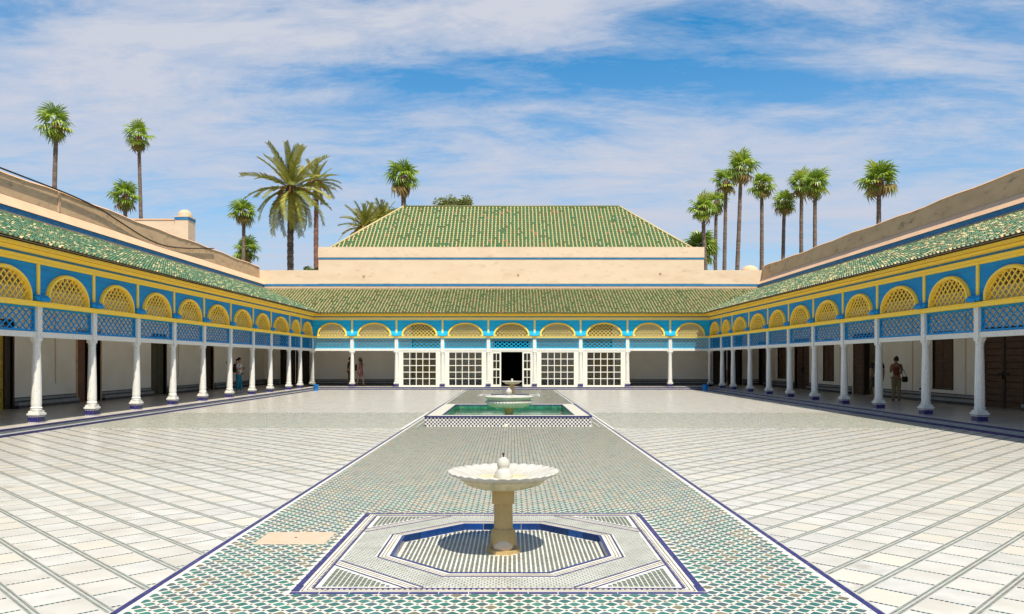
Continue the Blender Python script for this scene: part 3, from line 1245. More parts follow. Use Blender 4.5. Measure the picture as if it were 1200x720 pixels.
def lattice_mesh(w, blue, screen):
    """blue trellis panel between two posts, width w, centred at x=0"""
    mb = MB()
    h = w / 2
    z0, z1 = ZLAT0 + .005, ZLAT1
    for a in ((-h, h, z0, z0 + .05), (-h, h, z1 - .05, z1)):
        mb.box(a[0], a[1], -.03, .03, a[2], a[3], blue)
    for a in (-h, h - .05):
        mb.box(a, a + .05, -.028, .028, z0 + .05, z1 - .05, blue)
    px = (w - .1) / 9
    pz = (z1 - z0 - .1) / 2.5
    X0, X1, Z0, Z1 = -h + .05, h - .05, z0 + .05, z1 - .05
    ins = lambda x, z: X0 <= x <= X1 and Z0 <= z <= Z1
    for k in range(-4, 16):
        for s in (1, -1):
            xs = X0 + k * px if s > 0 else X1 - k * px
            L_ = (Z1 - Z0)
            dx = s * L_ * px / pz
            # clip to the panel
            t0, t1 = 0.0, 1.0
            if dx > 0:
                t0 = max(t0, (X0 - xs) / dx)
                t1 = min(t1, (X1 - xs) / dx)
            else:
                t0 = max(t0, (X1 - xs) / dx)
                t1 = min(t1, (X0 - xs) / dx)
            if t1 - t0 > .02:
                bar(mb, xs + dx * t0, Z0 + L_ * t0, xs + dx * t1, Z0 + L_ * t1, .030, -.010 * s - .008, -.010 * s + .008, blue)
    return mb.mesh('lattice')


AW, AR = 1.0, .70      # half width of the arch grille at springing, height


def arch_z(x, hw, r, leg=.10):
    t_ = 1 - (x / hw) ** 2
    return leg + (r - leg) * (max(t_, 0) ** .5)


def arch_pts(hw, r, n=24, leg=.10):
    pts = [(-hw, 0)]
    for k in range(n + 1):
        a = pi - pi * k / n
        pts.append((hw * cos(a), leg + (r - leg) * sin(a)))
    pts.append((hw, 0))
    return pts


def arch_frame_mesh(hw, yl):
    mb = MB()
    o_ = arch_pts(hw, .775)
    i_ = arch_pts(hw - .065, .71)
    zb_ = ZLEDGE1
    for yf, yb in ((-.12, .05),):
        for k in range(len(o_) - 1):
            a, b_, c_, d_ = o_[k], o_[k + 1], i_[k + 1], i_[k]
            v = [(p[0], yf, zb_ + p[1]) for p in (a, b_, c_, d_)] + [(p[0], yb, zb_ + p[1]) for p in (a, b_, c_, d_)]
            mb.add(v, [(3, 2, 1, 0), (0, 1, 5, 4), (2, 3, 7, 6)], yl)
    # outer moulding, slightly further forward and thinner
    o2, i2 = arch_pts(hw + .025, .80), arch_pts(hw - .012, .765)
    for k in range(len(o2) - 1):
        a, b_, c_, d_ = o2[k], o2[k + 1], i2[k + 1], i2[k]
        v = [(p[0], -.075, zb_ + p[1]) for p in (a, b_, c_, d_)] + [(p[0], .0, zb_ + p[1]) for p in (a, b_, c_, d_)]
        mb.add(v, [(3, 2, 1, 0), (0, 1, 5, 4), (2, 3, 7, 6)], yl)
    return mb.mesh('arch_frame')


def grille_mesh(hw, yl):
    mb = MB()
    w = hw - .06
    zb_ = ZLEDGE1
    ins = lambda x, z: abs(x) < w and 0 <= z <= arch_z(x, w, .71)
    px, pz = w * 2 / 8.5, .21
    for k in range(-12, 22):
        for s in (1, -1):
            xs = -w + k * px if s > 0 else w - k * px
            sg = seg_clip(xs, 0, xs + s * px / pz * .75, .75, ins, 60)
            if sg and math.hypot(sg[1][0] - sg[0][0], sg[1][1] - sg[0][1]) > .04:
                bar(mb, sg[0][0], zb_ + sg[0][1], sg[1][0], zb_ + sg[1][1], .027, -.012 * s - .012 - .03, -.012 * s + .012 - .03, yl)
    return mb.mesh('grille')


def spandrel_mesh(wl, wr, hw, blue):
    """boarded panel with the arch cut out; spans -wl..wr about the arch centre"""
    mb = MB()
    zb_, zt = ZLEDGE1, ZPAN
    pts = arch_pts(hw - .02, .765)
    yf, yb = -.03, .03
    def F(p):
        mb.face([(x, yf, z) for x, z in p], blue)
        mb.face([(x, yb, z) for x, z in p[::-1]], blue)
    F([(-wl, zb_), (pts[0][0], zb_), (pts[0][0], zt), (-wl, zt)])
    F([(pts[-1][0], zb_), (wr, zb_), (wr, zt), (pts[-1][0], zt)])
    for k in range(len(pts) - 1):
        a, b_ = pts[k], pts[k + 1]
        if abs(a[0] - b_[0]) < 1e-6:
            continue
        F([(a[0], zb_ + a[1]), (b_[0], zb_ + b_[1]), (b_[0], zt), (a[0], zt)])
    for z in (zb_ + .335, zb_ + .62, zb_ + .83):
        dz = z - zb_
        t_ = 1 - ((dz - .10) / (.765 - .10)) ** 2 if dz > .10 else 1
        xe = (hw - .02) * sqrt(t_) if t_ > 0 else 0
        xe = xe + .06 if xe > 0 else 0
        if xe > 0:
            mb.box(-wl + .001, -xe, yf - .004, yf - .0005, z - .006, z + .006, 'blue_band')
            mb.box(xe, wr - .001, yf - .004, yf - .0005, z - .006, z + .006, 'blue_band')
        else:
            mb.box(-wl + .001, wr - .001, yf - .004, yf - .0005, z - .006, z + .006, 'blue_band')
    return mb.mesh('spandrel')


def bracket_mesh(w, blue):
    mb = MB()
    h = w / 2
    mb.bbox(-h, h, -.19, -.031, ZLEDGE1 + .02, ZLEDGE1 + .13, blue, .012)
    mb.bbox(-h + .03, h - .03, -.15, -.031, ZLEDGE1 + .13, ZLEDGE1 + .17, blue, .01)
    mb.bbox(-.13, .13, -.22, -.19, ZLEDGE1 + .0, ZLEDGE1 + .10, blue, .01)
    return mb.mesh('bracket')


def wall_with_openings(name, parent, x0, x1, z0, z1, yf, yb, ops, mt):
    """ops: (xa, xb, za, zb) sorted by xa"""
    mb = MB()
    x = x0
    for xa, xb, za, zb_ in sorted(ops):
        mb.box(x, xa, yf, yb, z0, z1, mt)
        if za > z0 + .01:
            mb.box(xa, xb, yf, yb, z0, za, mt)
        mb.box(xa, xb, yf, yb, zb_, z1, mt)
        x = xb
    mb.box(x, x1, yf, yb, z0, z1, mt)
    return mb.build(name, parent)


def roof_tiles(name, parent, u0, u1, frame, ulo, palette, pans, nrows, slope_len, lip=True, pit=.195, rc=.050):
    """frame(u, s, h) -> point; u along eave, s up the slope, h off the surface; ulo(s) -> (umin, umax) allowed"""
    mb = MB()
    ex = slope_len / nrows
    n = int((u1 - u0) / pit)
    covs, cw = zip(*palette)
    pcs, pw = zip(*pans)
    for i in range(n + 1):
        uc = u0 + i * pit
        for j in range(nrows):
            s0 = j * ex
            lo, hi = ulo(s0 + ex * .5)
            if lo <= uc + pit / 2 <= hi:
                q = random.uniform(-.004, .004)
                mt = random.choices(pcs, pw)[0]
                mb.face([frame(uc + .03, s0 - .03, .03 + q), frame(uc + pit - .03, s0 - .03, .03 + q), frame(uc + pit - .03, s0 + ex, .008), frame(uc + .03, s0 + ex, .008)], mt)
            if not (lo <= uc <= hi):
                continue
            mt = random.choices(covs, cw)[0]
            mt2 = random.choices(('cover_c', 'cover_b', mt), (.9, 2.5, 6.6))[0] if lip else mt
            r0, r1 = rc + random.uniform(-.003, .003), rc * .86
            du = random.uniform(-.008, .008) if random.random() > .03 else random.uniform(-.03, .03)
            hz = random.uniform(0, .010)
            ring = []
            for (ss, rr, hh) in ((s0 - .035, r0, .028 + hz), (s0 + ex * .22, r0 * .96, .022 + hz), (s0 + ex, r1, .006)):
                ring.append([frame(uc + du + rr * cos(a), ss, hh + rr * 1.05 * sin(a)) for a in (pi, pi * .75, pi * .5, pi * .25, 0)])
            v = ring[0] + ring[1] + ring[2]
            mb.add(v, [(k, k + 1, k + 6, k + 5)[::-1] for k in range(4)], mt2, True)
            mb.add(v, [(5 + k, 6 + k, 11 + k, 10 + k)[::-1] for k in range(4)], mt, True)
            if j == 0:
                mb.add(v, [(0, 1, 2, 3, 4)], 'cover_e')
                # flat brown face closing the end of the eave tile
    return mb.build(name, parent, stuff=True)


CREAM_PAL = (('cover_c', 16), ('cover_b', 1.2), ('cover_d', 1.5))
SIDE_PAL = (('cover_a', 8), ('cover_b', 4.5), ('cover_c', .9), ('cover_d', 1.2), ('cover_e', .35))
RIGHT_PAL = (('cover_a', 5), ('cover_b', 4), ('cover_c', 2.2), ('cover_d', 2.4), ('cover_e', .8))
PANS_B = (('pan_a', 12), ('pan_b', 3), ('cover_e', .3))
PANS = (('pan_a', 6), ('pan_b', 2.5), ('cover_a', 2), ('cover_e', .9))
CACHE = {}


def gallery(label, loc, rz, cols, x_lo, x_hi, mitre_lo, mitre_hi, bright, pal, ops, build_wall, holes, parapet=True):
    """cols: positions along X; x_lo..x_hi: extent of the wing at the column line; mitre: 45 degree cut at that end"""
    g = thing('arcade_gallery', label, 'arcade', loc, rz, 'tiled arcades enclosing the court')
    BL = 'blue_sunlit' if bright else 'blue'  # far arcade takes the sun-washed copies of both paints
    YL = 'yellow_sunlit' if bright else 'yellow'
    YG = 'yellow_sunlit' if bright else 'yellow'

    def ext(y, side):
        """end of the wing at depth y"""
        if side == 0:
            return x_lo - (y if mitre_lo else 0)
        return x_hi + (y if mitre_hi else 0)

    # floor and steps
    mb = MB()
    y0, y1 = -.42, GD
    mb.prism([(ext(y0, 0), y0), (ext(y0, 1), y0), (ext(y1, 1), y1), (ext(y1, 0), y1)], -.01, ZF, 'gallery_floor')
    fl = mb.build('gallery_floor', g)
    mb = MB()
    # two courses of navy border tile; the riser and low tread between them
    def strip(ya, yb, za, zb_, mt):
        mb.prism([(ext(ya, 0), ya), (ext(ya, 1), ya), (ext(yb, 1), yb), (ext(yb, 0), yb)], za, zb_, mt)
    strip(-.45, -.38, ZF - .035, ZF + .004, 'navy')
    strip(-.44, -.421, -.01, ZF - .036, 'dado_grey')
    strip(-.66, -.441, -.01, .048, 'dado_grey')
    strip(-.70, -.661, -.01, .052, 'navy')
    mb.build('step', fl)

    # columns and bays
    for x in cols:
        add_column(g, x)
    for k in range(len(cols) - 1):
        xa, xb = cols[k], cols[k + 1]
        w = xb - xa
        xm = (xa + xb) / 2
        mb = MB()
        mb.bbox(xa + .099, xb - .099, -.06, .06, ZBEAM, ZLAT0, 'white_paint', .006)
        mb.build('beam', g)
        key = ('l', round(w - .2, 2), bright)
        if key not in CACHE:
            CACHE[key] = lattice_mesh(w - .2, BL if bright else 'blue_lattice', False)
        inst('lattice_panel', CACHE[key], g, (xm, 0, 0))
        hw = w / 2 - .345
        key = ('a', round(w, 2), bright)
        if key not in CACHE:
            CACHE[key] = (arch_frame_mesh(hw, 'yellow'), grille_mesh(hw, YG), spandrel_mesh(w / 2 - .001, w / 2 - .001, hw, BL), bracket_mesh(.59, BL))
        A = CACHE[key]
        af = inst('arch_frame', A[0], g, (xm, 0, 0))
        inst('grille', A[1], af)
        inst('spandrel', A[2], g, (xm, 0, 0))
    for k, x in enumerate(cols):
        key = ('b', bright)
        if key not in CACHE:
            CACHE[key] = bracket_mesh(.59, BL)
            mb = MB()
            mb.bbox(-.055, .055, -.065, -.031, ZLEDGE1 + .17, ZPAN, YL, .006)
            CACHE[('m', bright)] = mb.mesh('mullion')
        endc = (k == 0 and mitre_lo) or (k == len(cols) - 1 and mitre_hi)
        if not endc:
            inst('bracket', CACHE[key], g, (x, 0, 0))
            inst('mullion', CACHE[('m', bright)], g, (x, 0, 0))

    # long mouldings
    def run(name, ya, yb, za, zb_, mt, par=g):
        m_ = MB()
        m_.prism([(ext(ya, 0), ya), (ext(ya, 1), ya), (ext(yb, 1), yb), (ext(yb, 0), yb)], za, zb_, mt)
        return m_.build(name, par)
    run('ledge', -.14, .10, ZLEDGE0, ZLEDGE1 - .03, YL)
    run('ledge_lip', -.17, .06, ZLEDGE1 - .028, ZLEDGE1 - .002, YL)
    run('frieze_rail', -.07, .05, ZPAN + .001, ZPAN + .075, YL)
    run('frieze_rail', -.09, .05, ZPAN + .08, ZPAN + .16, YL)
    run('blue_fillet', -.075, .05, ZPAN + .162, ZPAN + .225, 'blue_band')
    run('cornice', -.26, .05, ZPAN + .227, ZPAN + .295, 'yellow')
    run('cornice', -.245, .05, ZPAN + .297, ZPAN + .305, 'wood_dark')
    run('cornice', -.40, .05, ZPAN + .307, ZPAN + .375, 'yellow')
    run('ceiling', .10, GD, ZPAN + .05, ZPAN + .12, 'ceiling_wood')

    # roof
    rf = MB()
    lo0, hi0 = ext(YEAVE, 0), ext(YEAVE, 1)
    lo1, hi1 = ext(GD, 0), ext(GD, 1)
    rf.add([(lo0, YEAVE, ZEAVE - .02), (hi0, YEAVE, ZEAVE - .02), (hi1, GD, ZRT - .02), (lo1, GD, ZRT - .02),
            (lo0, YEAVE, ZEAVE), (hi0, YEAVE, ZEAVE), (hi1, GD, ZRT), (lo1, GD, ZRT)],
           [(3, 2, 1, 0), (4, 5, 6, 7), (0, 1, 5, 4), (1, 2, 6, 5), (2, 3, 7, 6), (3, 0, 4, 7)], 'mortar')
    roof = rf.build('roof', g)
    sl = math.hypot(GD - YEAVE, ZRT - ZEAVE)
    cs, sn = cos(SLOPE), sin(SLOPE)

    def frame(u, s, h):
        return (u, YEAVE + s * cs - h * sn, ZEAVE + s * sn + h * cs)

    def lim(s):
        y = YEAVE + s * cs
        return ext(y, 0) + .02, ext(y, 1) - .02
    roof_tiles('roof_tiles', roof, min(lo0, lo1), max(hi0, hi1), frame, lim, pal, PANS_B if bright else PANS, 28, sl, not bright, .195, .043 if bright else .054)
    # mortar fillet where the tiles meet the wall
    run('flashing', GD - .08, GD + .02, ZRT - .05, ZRT + .10, 'mortar')

    # wall
    WX0, WX1 = ext(GD, 0), ext(GD, 1)
    if build_wall:
        wx0 = WX0 if mitre_lo else WX0
        w_ = wall_with_openings('wall', g, WX0 - (.0 if mitre_lo else 0), WX1, -.02, 6.35, GD, GD + .38, ops, 'inner_wall')
    # dado: a dark skirting, grey ledge and a dark line, stopping at openings
    xs = WX0 + .02
    cuts = sorted([(a, b_) for a, b_, c_, d_ in ops if c_ < .3])
    spans = []
    for a, b_ in cuts:
        spans.append((xs, a - .1))
        xs = b_ + .1
    spans.append((xs, WX1 - .02))
    for a, b_ in spans:
        if b_ - a < .05:
            continue
        mb = MB()
        mb.box(a, b_, GD - .16, GD - .001, ZF, ZF + .10, 'dado_dark')
        mb.box(a, b_, GD - .15, GD - .001, ZF + .101, ZF + .20, 'dado_grey')
        mb.box(a, b_, GD - .05, GD - .001, ZF + .201, ZF + .25, 'dado_dark')
        mb.box(a, b_, GD - .03, GD - .001, ZF + .251, ZF + .33, 'dado_grey')
        mb.box(a, b_, GD - .04, GD - .001, ZF + .331, ZF + .36, 'dado_dark')
        mb.build('dado', g)
    return g, ext


# openings are given in world y for the sides, converted to local X
ZD = ZF
left_cols_w = [9.2, 11.85, 14.5, 17.18, 19.83, 22.46, 25.1, 27.8, 30.5, 33.4, 36.3, 39.0, 42.25, 44.5, 47.2]
right_cols_w = [9.2, 11.9, 14.6, 17.3, 20.0, 22.6, 25.5, 28.15, 30.9, 33.66, 36.4, 39.3, 42.3, 44.5, 47.2]
back_cols = [-11.9, -9.5, -6.85, -4.1, -1.36, 1.40, 4.15, 6.95, 9.5, 11.9]

# left: (y0, y1, z0, z1, kind)
left_doors = [(22.3, 25.5, ZD, 2.95, 'gold'), (29.3, 30.95, ZD, 2.85, 'redleaf'), (35.4, 36.8, ZD, 2.85, 'green'), (41.55, 42.65, ZD, 2.75, 'arched'), (16.4, 17.9, ZD, 2.9, 'green')]
left_ops = [d[:4] for d in left_doors]
gL, extL = gallery('left arcade with white columns, blue trellis and a black cable sagging over its parapet', (-11.9, 0, 0), pi / 2,
                   left_cols_w, 6.5, 47.2, False, True, False, SIDE_PAL, left_ops, True, None)
right_doors = [(24.75, 26.95, ZD, 2.75, 'plank2'), (28.75, 30.05, .68, 2.75, 'window'), (34.2, 37.1, ZD, 2.95, 'open'), (39.4, 40.65, .72, 2.75, 'window'), (42.7, 44.7, ZD, 2.85, 'plank'),
               (46.3, 47.6, .68, 2.75, 'window'), (50.0, 51.2, ZD, 2.85, 'dark'), (17.0, 18.3, .7, 2.75, 'window')]
right_ops = sorted([(-d[1], -d[0], d[2], d[3]) for d in right_doors])
gR, extR = gallery('right arcade sheltering the weathered plank doors, its eave shading the paving', (11.9, 0, 0), -pi / 2,
                   sorted(-y for y in right_cols_w), -47.2, -6.5, True, False, False, RIGHT_PAL, right_ops, True, None)
back_doors = [(-14.95, -13.2, ZD, 3.6, 'dark2'), (13.2, 14.95, ZD, 3.6, 'dark2'), (-6.4, -4.45, ZD, 3.98, 'gold2'), (4.55, 6.5, ZD, 3.98, 'gold2'), (-1.1, 1.15, ZD, 3.98, 'void')]
back_ops = [d[:4] for d in back_doors]
gB, extB = gallery('sunlit arcade across the far end with glazed white screens in its middle bays', (0, 47.2, 0), 0,
                   back_cols, -11.9, 11.9, True, True, True, CREAM_PAL, back_ops, True, None)


# ---- doors and windows (local to each gallery: front face at GD)
def leaf_panels(mb, x0, x1, z0, z1, yf, mt, rows=4, cols_=2, frame_=.06):
    mb.box(x0, x1, yf, yf + .045, z0, z1, mt)
    cw, rh = (x1 - x0) / cols_, (z1 - z0) / rows
    for i in range(cols_):
        for j in range(rows):
            mb.bbox(x0 + i * cw + frame_, x0 + (i + 1) * cw - frame_, yf - .016, yf + .001, z0 + j * rh + frame_, z0 + (j + 1) * rh - frame_, mt, .012)


def door_frame(mb, x0, x1, z0, z1, mt, w=.09, proud=.035, sill=False):
    mb.box(x0 - w, x0, GD - proud, GD + .12, z0, z1 + w, mt)
    mb.box(x1, x1 + w, GD - proud, GD + .12, z0, z1 + w, mt)
    mb.box(x0, x1, GD - proud, GD + .12, z1, z1 + w, mt)
    if sill:
        mb.box(x0 - w, x1 + w, GD - proud - .02, GD + .12, z0 - w, z0 - .001, mt)


plank_cache = {}


def add_door(g, x0, x1, z0, z1, kind):
    yf = GD + .10
    if kind == 'window':
        fr_ = MB()
        door_frame(fr_, x0, x1, z0, z1, 'wood_dark', .05, .02, True)
        w_ = fr_.build('window', g)
        xm = (x0 + x1) / 2
        for a, b_ in ((x0, xm - .008), (xm + .008, x1)):
            m_ = MB()
            leaf_panels(m_, a, b_, z0, z1, GD + .04, 'wood_green' if g is gL else 'wood', 4, 1, .06)
            m_.build('shutter', w_)
        bk = MB()
        bk.box(x0, x1, GD + .2, GD + .22, z0, z1, 'unlit_black')  # black sheet in place of the dark interior
        bk.build('shade_sheet', w_)
        return
    fr_ = MB()
    fm = {'gold': 'wood_dark', 'gold2': 'wood_dark', 'plank': 'wood', 'plank2': 'wood_dark', 'arched': 'plaster_brown', 'redleaf': 'plaster_brown', 'green': 'wood_green', 'dark': 'wood_dark', 'dark2': 'wood_dark', 'open': 'inner_wall', 'void': 'plaster_brown'}[kind]
    door_frame(fr_, x0, x1, z0, z1, fm, .07)
    d = fr_.build('door', g)
    if kind in ('plank', 'plank2'):
        xm = (x0 + x1) / 2
        for a, b_ in ((x0, xm - .02), (xm + .02, x1)):
            key = round(b_ - a, 3)
            n = 12
            h = (z1 - z0) / n
            if key not in plank_cache:
                m_ = MB()
                m_.bbox(0, b_ - a, -.02, .03, .006, h - .006, 'wood', .006)
                plank_cache[key] = m_.mesh('plank')
            for k in range(n):
                inst('plank', plank_cache[key], d, (a, yf - random.uniform(0, .012), z0 + k * h))
        m_ = MB()
        m_.box(xm - .06, xm + .06, yf - .06, yf - .02, z0, z1, 'wood_dark')
        m_.box(xm - .28, xm + .28, yf - .085, yf - .06, z0 + 1.10, z0 + 1.16, 'iron')
        m_.box(xm - .02, xm + .02, yf - .10, yf - .06, z0 + .95, z0 + 1.2, 'iron')
        m_.build('bolt', d)
        m_ = MB()
        m_.box(x0, x1, yf + .05, yf + .07, z0, z1, 'unlit_black')  # black sheet painting the shade behind the plank gaps
        m_.build('dark_backing', d)
    elif kind in ('gold', 'gold2'):
        xm = (x0 + x1) / 2
        for a, b_ in ((x0 + .3, xm - .01), (xm + .01, x1 - .3)) if kind == 'gold' else ((x0, xm - .01), (xm + .01, x1)):
            m_ = MB()
            leaf_panels(m_, a, b_, z0, z1, yf, 'gold', 5, 2, .05)
            m_.build('leaf', d)
        if kind == 'gold':
            for a, b_ in ((x0, x0 + .3), (x1 - .3, x1)):
                m_ = MB()
                m_.box(a, b_, yf - .06, yf + .1, z0, z1, 'wood_dark')
                m_.build('jamb', d)
    elif kind == 'arched':
        m_ = MB()
        m_.box(x0, x1, yf, yf + .05, z0, z1, 'wood_dark')
        xm, hw = (x0 + x1) / 2, (x1 - x0) / 2
        pts = [(hw * cos(a), z1 - .5 + .42 * sin(a)) for a in [pi * k / 12 for k in range(13)]]
        for k in range(12):
            a, b_ = pts[k], pts[k + 1]
            m_.face([(xm + b_[0], yf - .05, b_[1]), (xm + a[0], yf - .05, a[1]), (xm + a[0], yf - .05, z1), (xm + b_[0], yf - .05, z1)], 'plaster_brown')
        m_.build('leaf', d)
    elif kind == 'redleaf':
        m_ = MB()
        m_.box(x0, x1, yf + .2, yf + .24, z0, z1, 'unlit_black')  # black sheet standing for the dark of the opening
        m_.build('dark_backing', d)
        m_ = MB()
        leaf_panels(m_, x0 + .02, x0 + .62, z0, z1, yf - .06, 'wood_red', 4, 1)
        m_.build('leaf', d)
        m_ = MB()
        leaf_panels(m_, x1 - .62, x1 - .02, z0, z1, yf, 'wood_dark', 4, 1)
        m_.build('leaf', d)
    elif kind == 'open':
        # an open doorway with a plank leaf folded back and a pale room behind
        m_ = MB()
        m_.box(x0 - .5, x1 + .5, GD + 3.4, GD + 3.5, 0, 3.1, 'inner_wall')
        m_.box(x0 - .5, x0 - .4, GD + .381, GD + 3.399, 0, 3.1, 'inner_wall')
        m_.box(x1 + .4, x1 + .5, GD + .381, GD + 3.399, 0, 3.1, 'inner_wall')
        m_.box(x0 - .39, x1 + .39, GD + .381, GD + 3.399, .0, ZF, 'gallery_floor')
        m_.box(x0 - .5, x1 + .5, GD + .381, GD + 3.5, 3.101, 3.2, 'inner_wall')
        m_.build('room', d)
        m_ = MB()
        m_.box(x0 + .02, x0 + .92, yf - .018, yf + .02, z0, z1, 'wood_dark')
        m_.build('dark_backing', d)
        n = 12
        h = (z1 - z0) / n
        m_ = MB()
        m_.bbox(0, .9, -.02, .03, .006, h - .006, 'wood', .006)
        me = m_.mesh('plank')
        for k in range(n):
            inst('plank', me, d, (x0 + .02, yf - .05, z0 + k * h))
        m_ = MB()
        m_.box(x0 + .93, x0 + 1.02, yf - .06, yf + .2, z0, z1, 'wood_dark')
        m_.build('jamb', d)
        m_ = MB()
        m_.box(x1 - .30, x1 - .0, yf - .06, yf + .2, z0, z1, 'wood_dark')
        m_.build('jamb', d)
    elif kind == 'void':
        pass
    else:
        xm = (x0 + x1) / 2
        mt = 'wood_green' if kind == 'green' else 'wood_dark'
        for a, b_ in ((x0, xm - .01), (xm + .01, x1)):
            m_ = MB()
            leaf_panels(m_, a, b_, z0, z1, yf, mt, 5, 1)
            m_.build('leaf', d)


for y0, y1, z0, z1, k in left_doors:
    add_door(gL, y0, y1, z0, z1, k)
for y0, y1, z0, z1, k in right_doors:
    add_door(gR, -y1, -y0, z0, z1, k)
for x0, x1, z0, z1, k in back_doors:
    add_door(gB, x0, x1, z0, z1, k)

# conduits and small fittings on the shaded walls
for g, xs in ((gL, (27.9, 38.2)), (gR, (-31.6, -38.6, -48.2, -27.9))):
    for x in xs:
        m_ = MB()
        m_.box(x - .018, x + .018, GD - .025, GD - .001, .9 if g is gL else ZF + .37, 3.4, 'plaster')
        m_.build('conduit', g)
for g, x, z in ((gL, 33.7, .75), (gL, 44.6, 1.55), (gR, -38.2, .62), (gR, -31.0, .55)):
    m_ = MB()
    m_.bbox(x - .06, x + .06, GD - .03, GD - .001, z, z + .09, 'dado_dark', .008)
    m_.build('socket', g)

# side parapets: sloping ledge, vertical wall, cap and blue band
for g, ext in ((gL, extL), (gR, extR)):
    a, b_ = ext(GD, 0) + (.003 if g is gR else 0), ext(GD, 1) - (.003 if g is gL else 0)
    m_ = MB()
    m_.box(a, b_, GD - .03, GD + .38, 6.352, 6.66, 'blue_band')
    m_.build('blue_band', g)
    m_ = MB()
    prof = [(GD - .06, 6.662), (GD + .28, 7.08), (GD + .65, 7.08), (GD + .65, 6.662)]
    v = [(a, y, z) for y, z in prof] + [(b_, y, z) for y, z in prof]
    m_.add(v, [(3, 2, 1, 0), (4, 5, 6, 7), (0, 1, 5, 4), (1, 2, 6, 5), (2, 3, 7, 6), (3, 0, 4, 7)], 'plaster_pink')
    m_.build('sloping_ledge', g)
    m_ = MB()
    n = 40
    top = [7.80 + .025 * sin(i * 1.7) + .02 * sin(i * .61 + 1) for i in range(n + 1)]
    for i in range(n):
        xa, xb = a + (b_ - a) * i / n, a + (b_ - a) * (i + 1) / n
        za, zb_ = top[i], top[i + 1]
        yf, yb, zl = GD + .27, GD + .66, 7.082
        m_.add([(xa, yf, zl), (xb, yf, zl), (xb, yf + .02, zb_), (xa, yf + .02, za), (xa, yb, zl), (xb, yb, zl), (xb, yb, zb_), (xa, yb, za)],
               [(0, 1, 2, 3), (5, 4, 7, 6), (3, 2, 6, 7)], 'plaster_brown')
    m_.build('parapet', g)
    m_ = MB()
    for i in range(n):
        xa, xb = a + (b_ - a) * i / n, a + (b_ - a) * (i + 1) / n
        za, zb_ = top[i], top[i + 1]
        yf, yb = GD + .262, GD + .67
        m_.add([(xa, yf, za), (xb, yf, zb_), (xb, yf + .05, zb_ + .05), (xa, yf + .05, za + .05), (xa, yb, za), (xb, yb, zb_), (xb, yb, zb_ + .05), (xa, yb, za + .05)],
               [(0, 1, 2, 3), (5, 4, 7, 6), (3, 2, 6, 7), (1, 0, 4, 5)], 'plaster_pink')
    m_.build('coping', g)
m_ = MB()
m_.box(28.55, 28.68, GD + .25, GD + .275, 7.085, 7.82, 'plaster_pink')
m_.build('joint_strip', gL)

# back wall above the roof
m_ = MB()
a, b_ = extB(GD, 0), extB(GD, 1)
m_.box(a + .001, b_ - .001, GD - .005, GD + .38, 6.35, 6.56, 'plaster')
m_.box(a - .75, b_ + .75, GD - .001, GD + .38, 6.70, 7.60, 'plaster')
m_.build('upper_wall', gB)
m_ = MB()
m_.box(a + .002, b_ - .002, GD - .03, GD + .38, 6.562, 6.698, 'blue_band')
m_.build('blue_band', gB)

# glazed screens in the middle bays of the back arcade
def screen(g, xa, xb):
    x0, x1 = xa + .12, xb - .12
    zt = ZBEAM - .002
    f_ = MB()
    f_.box(x0, x0 + .28, -.045, .045, ZF, zt, 'trim_cream')
    f_.box(x1 - .28, x1, -.045, .045, ZF, zt, 'trim_cream')
    f_.box(x0 + .28, x1 - .28, -.045, .045, zt - .09, zt, 'trim_cream')
    f_.box(x0 + .28, x1 - .28, -.045, .045, ZF, ZF + .10, 'trim_cream')
    s_ = f_.build('glazed_screen', g)
    gx0, gx1, gz0, gz1 = x0 + .28, x1 - .28, ZF + .10, zt - .09
    n, r = 5, 5
    cw, rh = (gx1 - gx0) / n, (gz1 - gz0) / r
    m_ = MB()
    for i in range(1, n):
        x = gx0 + i * cw
        m_.box(x - .022, x + .022, -.03, .03, gz0, gz1, 'trim_cream')
    for j in range(1, r):
        z = gz0 + j * rh
        for i in range(n):
            m_.box(gx0 + i * cw + (.022 if i else 0), gx0 + (i + 1) * cw - (.022 if i < n - 1 else 0), -.028, .028, z - .022, z + .022, 'trim_cream')
    m_.build('glazing_bars', s_)
    pm = MB()
    pm.box(-cw / 2 + .02, cw / 2 - .02, -.004, .004, -rh / 2 + .02, rh / 2 - .02, 'glass')
    me = pm.mesh('pane')
    for i in range(n):
        for j in range(r):
            inst('pane', me, s_, (gx0 + (i + .5) * cw, 0, gz0 + (j + .5) * rh), (random.uniform(-.01, .01), 0, random.uniform(-.01, .01)))


for k in (2, 3, 5, 6):
    screen(gB, back_cols[k], back_cols[k + 1])


